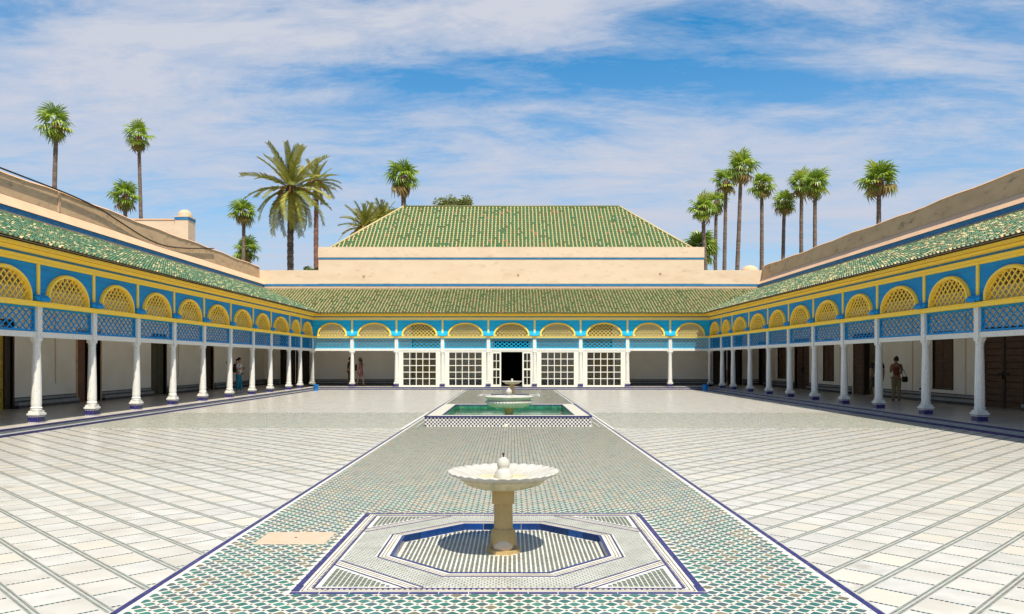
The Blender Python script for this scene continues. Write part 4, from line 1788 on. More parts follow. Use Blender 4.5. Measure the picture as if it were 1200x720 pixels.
def narrow_leaf(g, x0, x1):
    zt = ZBEAM - .06
    f_ = MB()
    f_.box(x0, x0 + .09, -.04, .04, ZF + .01, zt, 'trim_cream')
    f_.box(x1 - .09, x1, -.04, .04, ZF + .01, zt, 'trim_cream')
    for z0, z1 in ((ZF + .01, ZF + .14), (1.14, 1.24), (zt - .09, zt)):
        f_.box(x0 + .09, x1 - .09, -.04, .04, z0, z1, 'trim_cream')
    s_ = f_.build('door_leaf', g)
    m_ = MB()
    xm = (x0 + x1) / 2
    pm = MB()
    ph = .46
    pw = (x1 - x0 - .18) / 2
    pm.box(-pw / 2 + .015, pw / 2 - .015, -.004, .004, -ph / 2, ph / 2, 'glass')
    me = pm.mesh('pane')
    for z0, z1 in ((ZF + .14, 1.14), (1.24, zt - .09)):
        m_.box(xm - .018, xm + .018, -.025, .025, z0, z1, 'trim_cream')
        for s in (-1, 1):
            m_.box(min(xm + s * .018, xm + s * pw), max(xm + s * .018, xm + s * pw), -.022, .022, (z0 + z1) / 2 - .02, (z0 + z1) / 2 + .02, 'trim_cream')
            for t_ in (.25, .75):
                inst('pane', me, s_, (xm + s * pw / 2, 0, z0 + (z1 - z0) * t_))
    m_.build('glazing_bars', s_)


narrow_leaf(gB, -1.17, -.60)
narrow_leaf(gB, .67, 1.24)
m_ = MB()
for x0, x1 in ((-1.26, -1.175), (1.245, 1.30)):
    m_.box(x0, x1, -.045, .045, ZF, ZBEAM - .002, 'trim_cream')
m_.box(-1.175, 1.245, -.045, .045, ZBEAM - .06, ZBEAM - .003, 'trim_cream')
m_.build('door_frame', gB)
# plinths and pilaster faces on the screened columns keep the white field between screens
for x in back_cols[2:8]:
    m_ = MB()
    for s in (-1, 1):
        m_.box(x + s * .10, x + s * .25, -.035, .035, ZF, ZBEAM - .004, 'trim_cream')
# (the screens' own jambs butt against the columns)

# ------------------------------------------------------------------ pavilion behind
YB = 47.2 + GD
pv = thing('pavilion', 'tall cream plastered hall with a green hipped tile roof rising behind the far arcade', 'building', (0, YB, 0))
HX_ = 12.55
D_ = 12.6
m_ = MB()
m_.box(-HX_, HX_, -.012, .38, 6.72, 8.30, 'plaster')
m_.box(-HX_, HX_, .40, .60, 3.0, 8.30, 'plaster')
m_.box(-HX_, -HX_ + .4, .61, D_, 0, 8.30, 'plaster')
m_.box(HX_ - .4, HX_, .61, D_, 0, 8.30, 'plaster')
m_.box(-HX_, HX_, D_ + .001, D_ + .4, 0, 8.30, 'plaster')
m_.box(-HX_ + .41, HX_ - .41, .61, D_ - .01, 0, ZF - .01, 'unlit_black')  # floor and partitions coloured near-black so the hall reads unlit
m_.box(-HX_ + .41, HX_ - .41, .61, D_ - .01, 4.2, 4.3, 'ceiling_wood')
m_.box(-3.6, -3.5, .61, D_ - .01, ZF, 4.2, 'unlit_black')
m_.box(3.5, 3.6, .61, D_ - .01, ZF, 4.2, 'unlit_black')
m_.box(-3.5, 3.5, 5.0, 5.1, ZF, 4.2, 'unlit_black')
m_.build('wall', pv)
m_ = MB()
m_.box(-HX_ - .002, HX_ + .002, -.03, D_ + .42, 8.302, 8.42, 'blue_band')
m_.build('blue_band', pv)
m_ = MB()
m_.box(-HX_ - .02, HX_ + .02, -.045, .9, 8.422, 9.10, 'plaster')
m_.box(-HX_ - .02, -HX_ + .6, .901, D_ + .4, 8.422, 9.10, 'plaster')
m_.box(HX_ - .6, HX_ + .02, .901, D_ + .4, 8.422, 9.10, 'plaster')
m_.box(-HX_ + .601, HX_ - .601, D_ - .2, D_ + .4, 8.422, 9.10, 'plaster')
m_.build('coping', pv)
# hipped roof
RX, RY0, RY1 = 12.35, 1.0, 11.8
ZR0, ZR1 = 8.95, 12.95
run_ = (RY1 - RY0) / 2
RHX = RX - 4.45
m_ = MB()
v = [(-RX, RY0, ZR0), (RX, RY0, ZR0), (RX, RY1, ZR0), (-RX, RY1, ZR0), (-RHX, (RY0 + RY1) / 2, ZR1), (RHX, (RY0 + RY1) / 2, ZR1)]
m_.add(v, [(0, 1, 5, 4), (1, 2, 5), (2, 3, 4, 5), (3, 0, 4), (3, 2, 1, 0)], 'mortar')
roof = m_.build('roof', pv)
sl = math.hypot(run_, ZR1 - ZR0)
cs, sn = run_ / sl, (ZR1 - ZR0) / sl
roof_tiles('roof_tiles', roof, -RX, RX, lambda u, s, h: (u, RY0 + s * cs - h * sn, ZR0 + s * sn + h * cs),
           lambda s: (-RX + 4.45 * s / sl, RX - 4.45 * s / sl), (('cover_c', 20), ('cover_b', .6), ('cover_d', .8)), (('pan_a', 12), ('pan_b', 2.5), ('cover_a', 1), ('cover_e', .25)), 24, sl, False, .262, .050)
sl2 = math.hypot(4.45, ZR1 - ZR0)
c2, s2 = 4.45 / sl2, (ZR1 - ZR0) / sl2
for sg in (-1, 1):
    roof_tiles('roof_tiles', roof, RY0, RY1, (lambda u, s, h, sg=sg: (sg * (RX - s * c2 + h * s2), (u if sg > 0 else RY0 + RY1 - u), ZR0 + s * s2 + h * c2)),
               lambda s: (RY0 + run_ * s / sl2, RY1 - run_ * s / sl2), (('cover_c', 9), ('cover_b', 1)), PANS_B, 24, sl2, False, .262, .050)
m_ = MB()
pm_ = (RY0 + RY1) / 2
m_.tube([(-RHX, pm_, ZR1 + .04), (RHX, pm_, ZR1 + .04)], .085, 'cover_d', 8)
for x, x2 in ((-RX, -RHX), (RX, RHX)):
    for y in (RY0, RY1):
        m_.tube([(x, y, ZR0 + .06), (x2, pm_, ZR1 + .06)], .07, 'cover_c', 8)
m_.build('ridge', roof)
# broken holes and pipes in the plaster
for x, z in ((-9.6, 7.2), (.45, 7.28), (9.7, 7.36)):
    m_ = MB()
    m_.box(x - .07, x + .07, -.03, -.0125, z - .06, z + .06, 'mortar')
    m_.build('vent', pv)

# turret with a little dome beyond the left parapet
tu = thing('turret', 'square cream turret with a blue band and small dome beyond the left parapet', 'tower', (-18.75, 45.4, 0))
m_ = MB()
m_.box(-.38, .38, -.5, .5, 0, 9.72, 'plaster')
m_.build('shaft', tu)
m_ = MB()
m_.box(-.40, .40, -.52, .52, 9.722, 9.88, 'blue_band')
m_.build('blue_band', tu)
m_ = MB()
m_.box(-.41, .41, -.53, .53, 9.882, 9.94, 'plaster')
m_.lathe([(.40, 9.94), (.38, 10.12), (.29, 10.27), (.15, 10.36), (0, 10.39)], 'dome_stone', 20, squash=1.2)
m_.build('dome', tu)
wl_ = MB()
wl_.box(-21.6, -19.14, 45.0, 45.35, 0, 9.72, 'plaster')
wl_.box(-21.65, -19.14, 44.97, 45.38, 9.722, 9.80, 'plaster_pink')
tag(wl_.build('terrace_wall'), 'plain cream terrace wall joining the domed turret beyond the left parapet', 'wall')
m_ = MB()
m_.lathe([(.62, 0), (.62, 7.9), (.60, 8.1), (.48, 8.30), (.26, 8.42), (0, 8.46)], 'plaster_pink', 24)
o = m_.build('roof_dome', None, (16.9, 56.0, 0))
tag(o, 'low rounded plaster dome peeping over the wall right of the hipped roof', 'dome')

# cable over the left parapet
m_ = MB()
pts = []
wallx = -11.9 - GD - .24
for y, z in ((14, 7.90), (18, 7.885), (22, 7.88), (25, 7.87), (27.5, 7.86), (29.3, 7.84), (31.2, 7.74), (32.4, 7.58), (33.6, 7.40), (34.6, 7.26), (35.6, 7.16), (36.7, 7.12), (37.8, 7.16), (39.2, 7.30), (40.8, 7.50), (42.4, 7.74), (43.5, 7.88)):
    x = wallx
    pts.append((x + .03, y, z))
fine = []
for i in range(len(pts) - 1):
    for k in range(4):
        t_ = k / 4
        p0, p1, p2, p3 = pts[max(i - 1, 0)], pts[i], pts[i + 1], pts[min(i + 2, len(pts) - 1)]
        fine.append(tuple(.5 * ((2 * p1[c]) + (-p0[c] + p2[c]) * t_ + (2 * p0[c] - 5 * p1[c] + 4 * p2[c] - p3[c]) * t_ * t_ + (-p0[c] + 3 * p1[c] - 3 * p2[c] + p3[c]) * t_ ** 3) for c in range(3)))
m_.tube(fine, .028, 'cable', 6)
tag(m_.build('cable'), 'black cable running along and sagging across the left parapet', 'cable')


# ------------------------------------------------------------------ palms
def fan_leaf_mesh(seed, mt, droop):
    rnd = random.Random(seed)
    m_ = MB()
    L0 = .62
    pts = [(0, 0, 0), (L0 * .5, 0, .02), (L0, 0, -.03 * droop)]
    m_.tube(pts, [.022, .016, .012], mt, 4, False)
    n = 15
    base = Vector((L0, 0, -.03 * droop))
    for k in range(n):
        a = (k - (n - 1) / 2) / ((n - 1) / 2) * R(118)
        ln = (.95 - .25 * abs(a) / R(118)) * rnd.uniform(.85, 1.1)
        d = Vector((cos(a), sin(a), 0))
        sd = Vector((-sin(a), cos(a), 0))
        w = .062
        dz = -.10 * abs(sin(a)) * ln
        p1 = base + d * ln * .6 + Vector((0, 0, dz * .6 - .06 * droop + .05))
        p2 = base + d * ln * .88 + Vector((0, 0, dz - .28 * droop * rnd.uniform(.7, 1.3)))
        f = .02 if k % 2 else -.02
        m_.add([tuple(base + sd * .01), tuple(base - sd * .01), tuple(p1 - sd * w + Vector((0, 0, f))), tuple(p1 + sd * w - Vector((0, 0, f))), tuple(p2 + Vector((0, 0, 0)))],
               [(0, 1, 2, 3), (3, 2, 4)], mt)
    return m_.mesh('leaf')


# leaves
FANS = {'leaf': [fan_leaf_mesh(i, 'leaf', 1 + .5 * i) for i in range(3)], 'leaf_young': [fan_leaf_mesh(9, 'leaf_young', .6)], 'leaf_old': [fan_leaf_mesh(i + 5, 'leaf_old', 1.8) for i in range(2)]}


def palm_crown(t_, top, R_, rnd, nleaf=25, tall=1.0):
    oldp = rnd.uniform(.35, .85)
    tall *= rnd.uniform(.88, 1.12)
    nleaf += rnd.randint(-5, 6)
    for k in range(nleaf):
        f = k / nleaf
        el = R(82) - f * R(150) * tall            # upright first, hanging last
        az = k * 2.39996 + rnd.uniform(-.25, .25)
        kind = 'leaf'
        if f < .16 and rnd.random() < .4:
            kind = 'leaf_young'
        if f > .60 and rnd.random() < .35:
            kind = 'leaf_young'
        if f > .72 and rnd.random() < oldp:
            kind = 'leaf_old'
        me = rnd.choice(FANS[kind])
        s = R_ / 1.36 * rnd.uniform(.72, 1.18) * (1 if f < .75 else .88)
        inst('leaf', me, t_, (top[0], top[1], top[2] - .25 * f * R_), (rnd.uniform(-.3, .3), -el, az), (s, s, s))


def fan_palm(px, cy, wpx, d, label, lean=0.0, seed=0, tw=.17, tall=1.0, nleaf=25, group='fan palms beyond the roofs'):
    rnd = random.Random(seed)
    x = .05 + (px - 600) * d / 925
    z = 1.7 + (423 - cy) * d / 925
    Rr = wpx * d / 925 / 2 * 1.05
    t_ = thing('fan_palm', label, 'palm tree', (x - lean, d, -.3), 0, group)
    m_ = MB()
    n = 26
    pts, rs = [], []
    for k in range(n + 1):
        f = k / n
        pts.append((lean * f ** 1.5 + .06 * sin(f * 5 + seed), .04 * sin(f * 4 + seed), (z + .3) * f))
        rs.append(tw * (1.35 - .45 * f + (.5 * max(0, .06 - f) / .06)) * (1 + (.05 if k % 2 else -.03)))
    m_.tube(pts, rs, 'trunk', 9)
    m_.build('trunk', t_)
    # skirt of old leaf bases under the crown
    m_ = MB()
    tp = pts[-1]
    m_.lathe([(tw * 1.0, -.75 * Rr), (tw * 1.9, -.5 * Rr), (tw * 2.2, -.25 * Rr), (tw * 1.2, 0.05)], 'trunk_red', 10, tp[0], tp[1], tp[2])
    m_.build('leaf_bases', t_)
    palm_crown(t_, tp, Rr, rnd, nleaf, tall)
    return t_


fan_palm(67, 143, 43, 62, 'tall fan palm standing alone at the far left of the sky', .35, 1)
fan_palm(162, 158, 34, 74, 'slender tall fan palm leaning slightly, second from the left', -.7, 2, .16)
fan_palm(146, 228, 36, 66, 'short bushy fan palm just left of the slender leaning one', .0, 3, .16)
fan_palm(285, 247, 34, 76, 'fan palm left of the big date palm, rising above a lower one', .1, 4, .17)
fan_palm(289, 291, 33, 80, 'low fan palm whose crown barely clears the left parapet near the date palm', 0, 5, .16)
fan_palm(474, 207, 42, 72, 'fan palm with hanging lower leaves just left of the hipped roof ridge', .2, 6, .22)
fan_palm(824, 243, 34, 70, 'shortest of the upright fan palms beside the right end of the hipped roof', -.5, 7)
fan_palm(839, 236, 31, 80, 'slim fan palm crowded behind the shortest one beside the hipped roof', 0, 8, .17)
fan_palm(850, 212, 33, 76, 'fan palm with yellowing leaves touching the tallest of the right-hand cluster', .1, 9)
fan_palm(868, 195, 38, 70, 'tallest fan palm of the cluster right of the hipped roof', .5, 10)
fan_palm(893, 215, 33, 74, 'upright fan palm standing free just right of the tallest one', .15, 11)
fan_palm(920, 236, 31, 76, 'shorter fan palm with a slightly curved trunk between the cluster and the touching pair', .45, 12)
fan_palm(940, 214, 33, 74, 'left palm of the two touching crowns over the right parapet', .1, 13)
fan_palm(955, 214, 38, 70, 'right palm of the two touching crowns over the right parapet', -.1, 14)
fan_palm(1029, 209, 46, 60, 'large full-crowned fan palm standing alone over the right parapet', -.1, 15)


def frond_mesh(seed, mt, L_, droop, n=34):
    rnd = random.Random(seed)
    m_ = MB()
    pts = []
    K = 12
    for k in range(K + 1):
        f = k / K
        pts.append(Vector((L_ * (f - .12 * f ** 3 * droop), 0, L_ * (.10 * f - .42 * droop * f ** 2.2))))
    m_.tube([tuple(p) for p in pts], [.035 * (1 - .8 * k / K) for k in range(K + 1)], mt, 4, False)
    for k in range(n):
        f = .14 + .86 * k / n
        i = min(int(f * K), K - 1)
        p = pts[i].lerp(pts[i + 1], f * K - i)
        t_ = (pts[i + 1] - pts[i]).normalized()
        ln = L_ * .155 * (1.05 - .75 * abs(f - .42)) * rnd.uniform(.85, 1.1)
        for s in (-1, 1):
            d = (t_ * .75 + Vector((0, s * .7, .28 + rnd.uniform(-.15, .15)))).normalized()
            w = t_ * .034
            e_ = p + d * ln + Vector((0, 0, -.12 * ln))
            m_.add([tuple(p - w), tuple(p + w), tuple(p + d * ln * .6 + w * 1.1), tuple(e_), tuple(p + d * ln * .6 - w * 1.1)], [(0, 1, 2, 3, 4)], mt)
    return m_.mesh('frond')


FR = [frond_mesh(i, 'frond', 3.5, dr) for i, dr in enumerate((.45, .8, 1.15))]
FRD = [frond_mesh(9, 'frond_dry', 3.0, 1.1)]


def date_palm(px, cy, d, scale, label, tmat, seed, tw, nf=64, low=-62, group='feather palms behind the far buildings'):
    rnd = random.Random(seed)
    x = .05 + (px - 600) * d / 925
    z = 1.7 + (423 - cy) * d / 925
    t_ = thing('date_palm', label, 'palm tree', (x, d, -.3), 0, group)
    m_ = MB()
    n = 60
    m_.tube([(0 + .05 * sin(k / 9), 0, (z + .3) * k / n) for k in range(n + 1)], [tw * (1.1 - .2 * k / n) * (1 + (.07 if k % 2 else -.05)) for k in range(n + 1)], tmat, 12)
    m_.build('trunk', t_)
    m_ = MB()
    m_.lathe([(tw * .9, -.6 * scale), (tw * 1.7, -.2 * scale), (tw * 1.6, .2 * scale), (.05, .5 * scale)], 'trunk_date', 12, 0, 0, z + .3)
    m_.build('leaf_bases', t_)
    for k in range(nf):
        f = k / nf
        el = R(88) - (f ** .9) * R(88 - low)
        az = k * 2.39996 + rnd.uniform(-.2, .2)
        if f > .8 and rnd.random() < .22:
            me = FRD[0]
        else:
            me = FR[0] if f < .35 else (FR[1] if f < .7 else FR[2])
        s = scale * rnd.uniform(.85, 1.05) * (1 if f > .15 else .92)
        inst('frond', me, t_, (0, 0, z + .3), (rnd.uniform(-.4, .4), -el, az), (s, s, s))
    m_ = MB()
    for k in range(14):
        az = k * 2 * pi / 14 + rnd.uniform(-.2, .2)
        r_ = rnd.uniform(.8, 1.3) * scale
        m_.tube([(0, 0, z + .3), (cos(az) * r_ * .5, sin(az) * r_ * .5, z + .3 + .15), (cos(az) * r_, sin(az) * r_, z + .3 - rnd.uniform(.1, .5))], [.05, .04, .09], 'date_stalk', 5)
    m_.build('date_stalks', t_)
    return t_


date_palm(341, 222, 62, 1.16, 'big spreading date palm with drooping fronds, the largest tree left of the hall', 'trunk_date', 3, .26, 46)
date_palm(371, 214, 74, .72, 'smaller feather palm with a reddish trunk half hidden behind the big date palm', 'trunk_red', 4, .23, 34, -50)
date_palm(428, 268, 74, .80, 'feather palm whose pale arching fronds rise beside the left slope of the hipped roof', 'trunk_date', 5, .35, 44, -30)
date_palm(448, 262, 78, .75, 'feather palm with upright fronds squeezed between the roof slope and the leafy tree', 'trunk_date', 6, .35, 36, 0)
fan_palm(820, 289, 44, 72, 'low broad fan palm half hidden behind the right slope of the hipped roof', 0, 16, .2, 1.0, 50)


def leafy_tree(px, py_, wpx, hpx, d, label, seed, nleaf=2600):
    rnd = random.Random(seed)
    k_ = d / 925
    x = .05 + (px - 600) * k_
    zc = 1.7 + (423 - py_) * k_
    rx, rz_ = wpx * k_ / 2, hpx * k_ / 2
    t_ = thing('leafy_tree', label, 'tree', (x, d, -.3), 0, 'leafy trees behind the hipped roof')
    m_ = MB()
    z = zc + .3
    m_.tube([(0, 0, 0), (.1, 0, z * .5), (0, 0, z - rz_ * .5), (0, 0, z)], [.35, .26, .2, .08], 'trunk', 8)
    cl_ = []
    for i in range(15):
        a = rnd.uniform(0, 2 * pi)
        r_ = rnd.uniform(.35, .85)
        c_ = (cos(a) * r_ * rx, sin(a) * r_ * rx * .8, z + rnd.uniform(-.7, .55) * rz_ * (1 - r_ * .4))
        cl_.append((c_, rnd.uniform(.22, .42) * rx))
        m_.tube([(0, 0, z - rz_ * .8), (c_[0] * .5, c_[1] * .5, (z - rz_ * .8 + c_[2]) / 2 + .1), c_], [.12, .07, .03], 'trunk', 5)
    m_.build('trunk', t_)
    m_ = MB()
    for i in range(nleaf):
        c_, r_ = rnd.choice(cl_)
        v_ = Vector((rnd.gauss(0, 1), rnd.gauss(0, 1), rnd.gauss(0, 1))).normalized() * r_ * rnd.uniform(.5, 1.05)
        p = Vector(c_) + Vector((v_.x, v_.y, v_.z * .7))
        a = Vector((rnd.gauss(0, 1), rnd.gauss(0, 1), rnd.gauss(0, .6))).normalized()
        b_ = a.cross(Vector((rnd.gauss(0, 1), rnd.gauss(0, 1), rnd.gauss(0, 1)))).normalized()
        s = rnd.uniform(.08, .16)
        m_.face([tuple(p - a * s), tuple(p + b_ * s * .5), tuple(p + a * s), tuple(p - b_ * s * .5)], 'bush')
    m_.build('crown', t_)
    return t_


leafy_tree(436, 262, 52, 50, 82, 'dark leafy tree behind the left slope of the hipped roof', 1)
leafy_tree(466, 250, 40, 30, 80, 'small leafy tree at the foot of the fan palm left of the ridge', 2, 1800)
leafy_tree(534, 240, 50, 18, 78, 'leafy treetop just showing above the left part of the roof ridge', 3, 2200)
leafy_tree(371, 319, 40, 16, 66, 'clump of green leaves at the foot of the reddish palm trunk over the far wall', 4, 900)


# ------------------------------------------------------------------ people
def skin_mesh(chains, mt, name, head=None, extra=None):
    """chains: list of polylines [(x,y,z,r)...]; the first point of later chains is welded to an equal earlier point"""
    verts, edges, rad = [], [], []
    idx = {}
    for ch in chains:
        prev = None
        for x, y, z, r_ in ch:
            key = (round(x, 4), round(y, 4), round(z, 4))
            if key not in idx:
                idx[key] = len(verts)
                verts.append((x, y, z))
                rad.append(r_)
            k = idx[key]
            if prev is not None and prev != k:
                edges.append((prev, k))
            prev = k
    me = bpy.data.meshes.new(name)
    me.from_pydata(verts, edges, [])
    ob = bpy.data.objects.new('tmp', me)
    C.objects.link(ob)
    md = ob.modifiers.new('skin', 'SKIN')
    md.use_smooth_shade = True
    lay = me.skin_vertices[0] if len(me.skin_vertices) else None
    if lay is None:
        bm = bmesh.new()
        bm.from_mesh(me)
        bm.verts.layers.skin.verify()
        bm.to_mesh(me)
        bm.free()
        lay = me.skin_vertices[0]
    for i, r_ in enumerate(rad):
        rr = (r_[0] * 1.12, r_[1] * 1.12) if isinstance(r_, tuple) else (r_ * 1.06, r_ * 1.06)
        lay.data[i].radius = rr
        lay.data[i].use_root = (i == 0)
    sb = ob.modifiers.new('sub', 'SUBSURF')
    sb.levels = 1
    sb.render_levels = 1
    dg = bpy.context.evaluated_depsgraph_get()
    dg.update()
    ev = ob.evaluated_get(dg)
    out = bpy.data.meshes.new_from_object(ev)
    out.name = name
    out.materials.clear()
    out.materials.append(M[mt])
    for p in out.polygons:
        p.use_smooth = True
        p.material_index = 0
    bpy.data.objects.remove(ob)
    if head:
        bm = bmesh.new()
        bm.from_mesh(out)
        hm_ = head
        bm.from_mesh(hm_)
        bm.to_mesh(out)
        bm.free()
    return out


def head_mesh(cx, cy, cz, face):
    """an ellipsoid head with brow, nose, chin, eye hollows and ears; face = heading angle"""
    m_ = MB()
    rows, seg = 14, 20
    v = []
    for j in range(rows + 1):
        th = pi * j / rows
        for i in range(seg):
            a = 2 * pi * i / seg
            x, y, z = sin(th) * cos(a), sin(th) * sin(a), cos(th)
            X, Y, Z = x * .098, y * .076, z * .118
            if z < -.1:
                k = 1 - .28 * (-z - .1)
                Y *= k
                X = X * k + (.012 if x > 0 else 0)
            if x > .8 and abs(y) < .35 and -.35 < z < .15:
                X += .020 * (1 - abs(y) / .35) * (.6 + (.15 - z))
            if x > .6 and .25 < abs(y) < .6 and 0 < z < .3:
                X -= .008
            if abs(y) > .9 and abs(z) < .3:
                Y *= 1.13
            ca, sa = cos(face), sin(face)
            v.append((cx + X * ca - Y * sa, cy + X * sa + Y * ca, cz + Z))
    f = [(j * seg + i, (j + 1) * seg + i, (j + 1) * seg + (i + 1) % seg, j * seg + (i + 1) % seg) for j in range(rows) for i in range(seg)]
    m_.add(v, f, 'skin', True)
    return m_.mesh('head')


def person(label, x, y, face, hgt, skin, top_, topmat, bottom, botmat, shoes, arms, stride=(0, 0), hair='short', group='visitors in the shade of the arcades', hat=False, leanx=0.0, headturn=0.0):
    """local frame: +X is forward. arms: for each side the elbow and wrist offsets from the shoulder"""
    t_ = thing('person', label, 'person', (x, y, ZF), face, group)
    s = hgt / 1.70
    P_ = lambda a, b_, c_, r_: (a * s, b_ * s, c_ * s, (tuple(q * s for q in r_) if isinstance(r_, tuple) else r_ * s))
    pel = P_(0, 0, .92, (.12, .15))
    waist = P_(.005 + leanx * .3, 0, 1.08, (.09, .12))
    chest = P_(.01 + leanx * .7, 0, 1.26, (.105, .145))
    neckb = P_(0 + leanx, 0, 1.42, (.06, .075))
    neck = P_(.012 + leanx, 0, 1.48, .046)
    skull = P_(.02 + leanx, 0, 1.54, .055)
    body = [[pel, waist, chest, neckb, neck, skull]]
    shirt = [[P_(0, 0, .94, (.13, .155)), P_(.005 + leanx * .3, 0, 1.08, (.105, .135)), P_(.01 + leanx * .7, 0, 1.27, (.12, .155)), P_(leanx, 0, 1.40, (.075, .10))]]
    trous = []
    shoes_ = []
    tr0 = P_(0, 0, 1.0, (.125, .150))
    for k, sd in enumerate((1, -1)):
        st = stride[k]
        hip = P_(0, sd * .085, .86, .088)
        knee = P_(st * .5 + .02, sd * .09, .48, .056)
        calf = P_(st * .8 - .012, sd * .09, .34, .052)
        ank = P_(st, sd * .09, .09, .036)
        heel = P_(st - .02, sd * .09, .035, .032)
        toe = P_(st + .13, sd * .105, .025, .030)
        body.append([pel, hip, knee, calf, ank, heel])
        body.append([ank, toe])
        if bottom == 'trousers':
            trous.append([tr0, P_(0, sd * .088, .84, .108), P_(st * .5 + .02, sd * .095, .48, .085), P_(st * .97, sd * .095, .10, .078)])
        elif bottom == 'slim':
            trous.append([tr0, P_(0, sd * .080, .84, .112), P_(st * .5 + .02, sd * .085, .48, .078), P_(st * .97, sd * .09, .12, .052)])
        elif bottom == 'shorts':
            trous.append([tr0, P_(0, sd * .088, .84, .108), P_(st * .45 + .02, sd * .095, .50, .092)])
        elif bottom == 'skirt':
            pass
        shoes_.append([P_(st - .03, sd * .09, .05, .045), P_(st + .05, sd * .098, .045, .046), P_(st + .15, sd * .108, .030, .038)])
        sh = P_(leanx, sd * .175, 1.385, .058)
        (ex_, ey_, ez_), (wx_, wy_, wz_) = arms[k]
        el = P_(leanx + ex_, sd * (.175 + ey_), 1.385 + ez_, .040)
        wr = P_(leanx + wx_, sd * (.175 + wy_), 1.385 + wz_, .028)
        body.append([neckb, sh, el, wr])
        # hand: palm, four fingers, thumb
        E, W_ = Vector(el[:3]), Vector(wr[:3])
        d = (W_ - E).normalized()
        side = Vector((1, 0, 0)) - d * d.x
        if side.length < .2:
            side = Vector((0, 1, 0))
        side.normalize()
        pn = d.cross(side)
        palm = W_ + d * .05 * s
        body.append([wr, (*palm, .026 * s)])
        for q in range(4):
            o_ = side * (q - 1.5) * .017 * s
            b0 = palm + d * .035 * s + o_
            b1 = b0 + (d * .9 + pn * .25).normalized() * (.030 + .006 * (1.5 - abs(q - 1.5))) * s
            b2 = b1 + (d * .6 + pn * .7).normalized() * .028 * s
            body.append([(*palm, .026 * s), (*b0, .0095 * s), (*b1, .0088 * s), (*b2, .0075 * s)])
        th0 = palm + side * .028 * s - d * .01 * s
        body.append([(*palm, .026 * s), (*th0, .011 * s), (*(th0 + (d + side * .6).normalized() * .035 * s), .009 * s)])
        if top_ in ('tshirt',):
            shirt.append([P_(leanx, 0, 1.40, (.075, .10)), P_(leanx, sd * .178, 1.385, .070), tuple(list(Vector(sh[:3]).lerp(Vector(el[:3]), .65)) + [.062 * s])])
        elif top_ == 'dress':
            shirt.append([P_(leanx, 0, 1.40, (.075, .10)), P_(leanx, sd * .165, 1.385, .062)])
    hd = head_mesh((.035 + leanx) * s, 0, 1.60 * s, headturn)
    me = skin_mesh(body, skin, 'body', hd)
    bo = bpy.data.objects.new('body', me)
    C.objects.link(bo)
    bo.parent = t_

    def part(name, chains, mt, par=t_):
        me_ = skin_mesh(chains, mt, name)
        o_ = bpy.data.objects.new(name, me_)
        C.objects.link(o_)
        o_.parent = par
        return o_
    if top_ == 'tank':
        shirt = [[P_(0, 0, .93, (.125, .150)), P_(.005 + leanx * .3, 0, 1.08, (.115, .145)), P_(.01 + leanx * .7, 0, 1.24, (.128, .165)), P_(leanx, 0, 1.31, (.105, .13))],
                 [P_(leanx, 0, 1.31, (.105, .13)), P_(leanx - .01, .06, 1.40, .045), P_(leanx + .02, .075, 1.43, .035)],
                 [P_(leanx, 0, 1.31, (.105, .13)), P_(leanx - .01, -.06, 1.40, .045), P_(leanx + .02, -.075, 1.43, .035)]]
        part('tank_top', shirt, topmat)
    elif top_ == 'dress':
        shirt[0] = [P_(-.02, 0, .55, (.19, .20)), P_(0, 0, .80, (.15, .175))] + shirt[0]
        part('dress', shirt, topmat)
    else:
        part('shirt', shirt, topmat)
    if trous:
        part({'trousers': 'trousers', 'slim': 'trousers', 'shorts': 'shorts'}[bottom], trous, botmat)
    for sh_ in shoes_:
        part('shoe', [sh_], shoes)
    # hair
    m_ = MB()
    ca, sa = cos(headturn), sin(headturn)
    v = []
    rows, seg = 9, 18
    for j in range(rows + 1):
        th = pi * .62 * j / rows
        for i in range(seg):
            a = 2 * pi * i / seg
            th2 = th * (1 - .38 * max(0, cos(a)))
            X, Y, Z = sin(th2) * cos(a) * .108, sin(th2) * sin(a) * .088, cos(th2) * .130
            X -= .008
            v.append((((.035 + leanx) + X * ca - Y * sa) * s, (X * sa + Y * ca) * s, (1.605 + Z) * s))
    m_.add(v, [(j * seg + i, (j + 1) * seg + i, (j + 1) * seg + (i + 1) % seg, j * seg + (i + 1) % seg) for j in range(rows) for i in range(seg)], 'hair', True)
    if hair == 'ponytail':
        m_.tube([((leanx - .07) * s, 0, 1.64 * s), ((leanx - .12) * s, 0, 1.60 * s), ((leanx - .14) * s, 0, 1.50 * s), ((leanx - .13) * s, 0, 1.40 * s)], [.035 * s, .042 * s, .035 * s, .012 * s], 'hair', 8)
    if hair == 'bun':
        m_.lathe([(0.001, 0), (.045 * s, .02), (.05 * s, .05), (.03 * s, .08), (0.001, .09)], 'hair', 12, (leanx - .06) * s, 0, 1.66 * s)
    if hair == 'long':
        m_.tube([((leanx - .04) * s, 0, 1.63 * s), ((leanx - .075) * s, 0, 1.54 * s), ((leanx - .08) * s, 0, 1.44 * s), ((leanx - .085) * s, 0, 1.34 * s)], [.08 * s, .085 * s, .075 * s, .03 * s], 'hair', 10)
    m_.build('hair', t_)
    if hat:
        m_ = MB()
        m_.lathe([(.19 * s, 0), (.185 * s, .012), (.11 * s, .025), (.10 * s, .09), (.07 * s, .115), (0, .12)], 'straw', 20, (leanx + .03) * s, 0, 1.66 * s)
        m_.build('sun_hat', t_)
    return t_


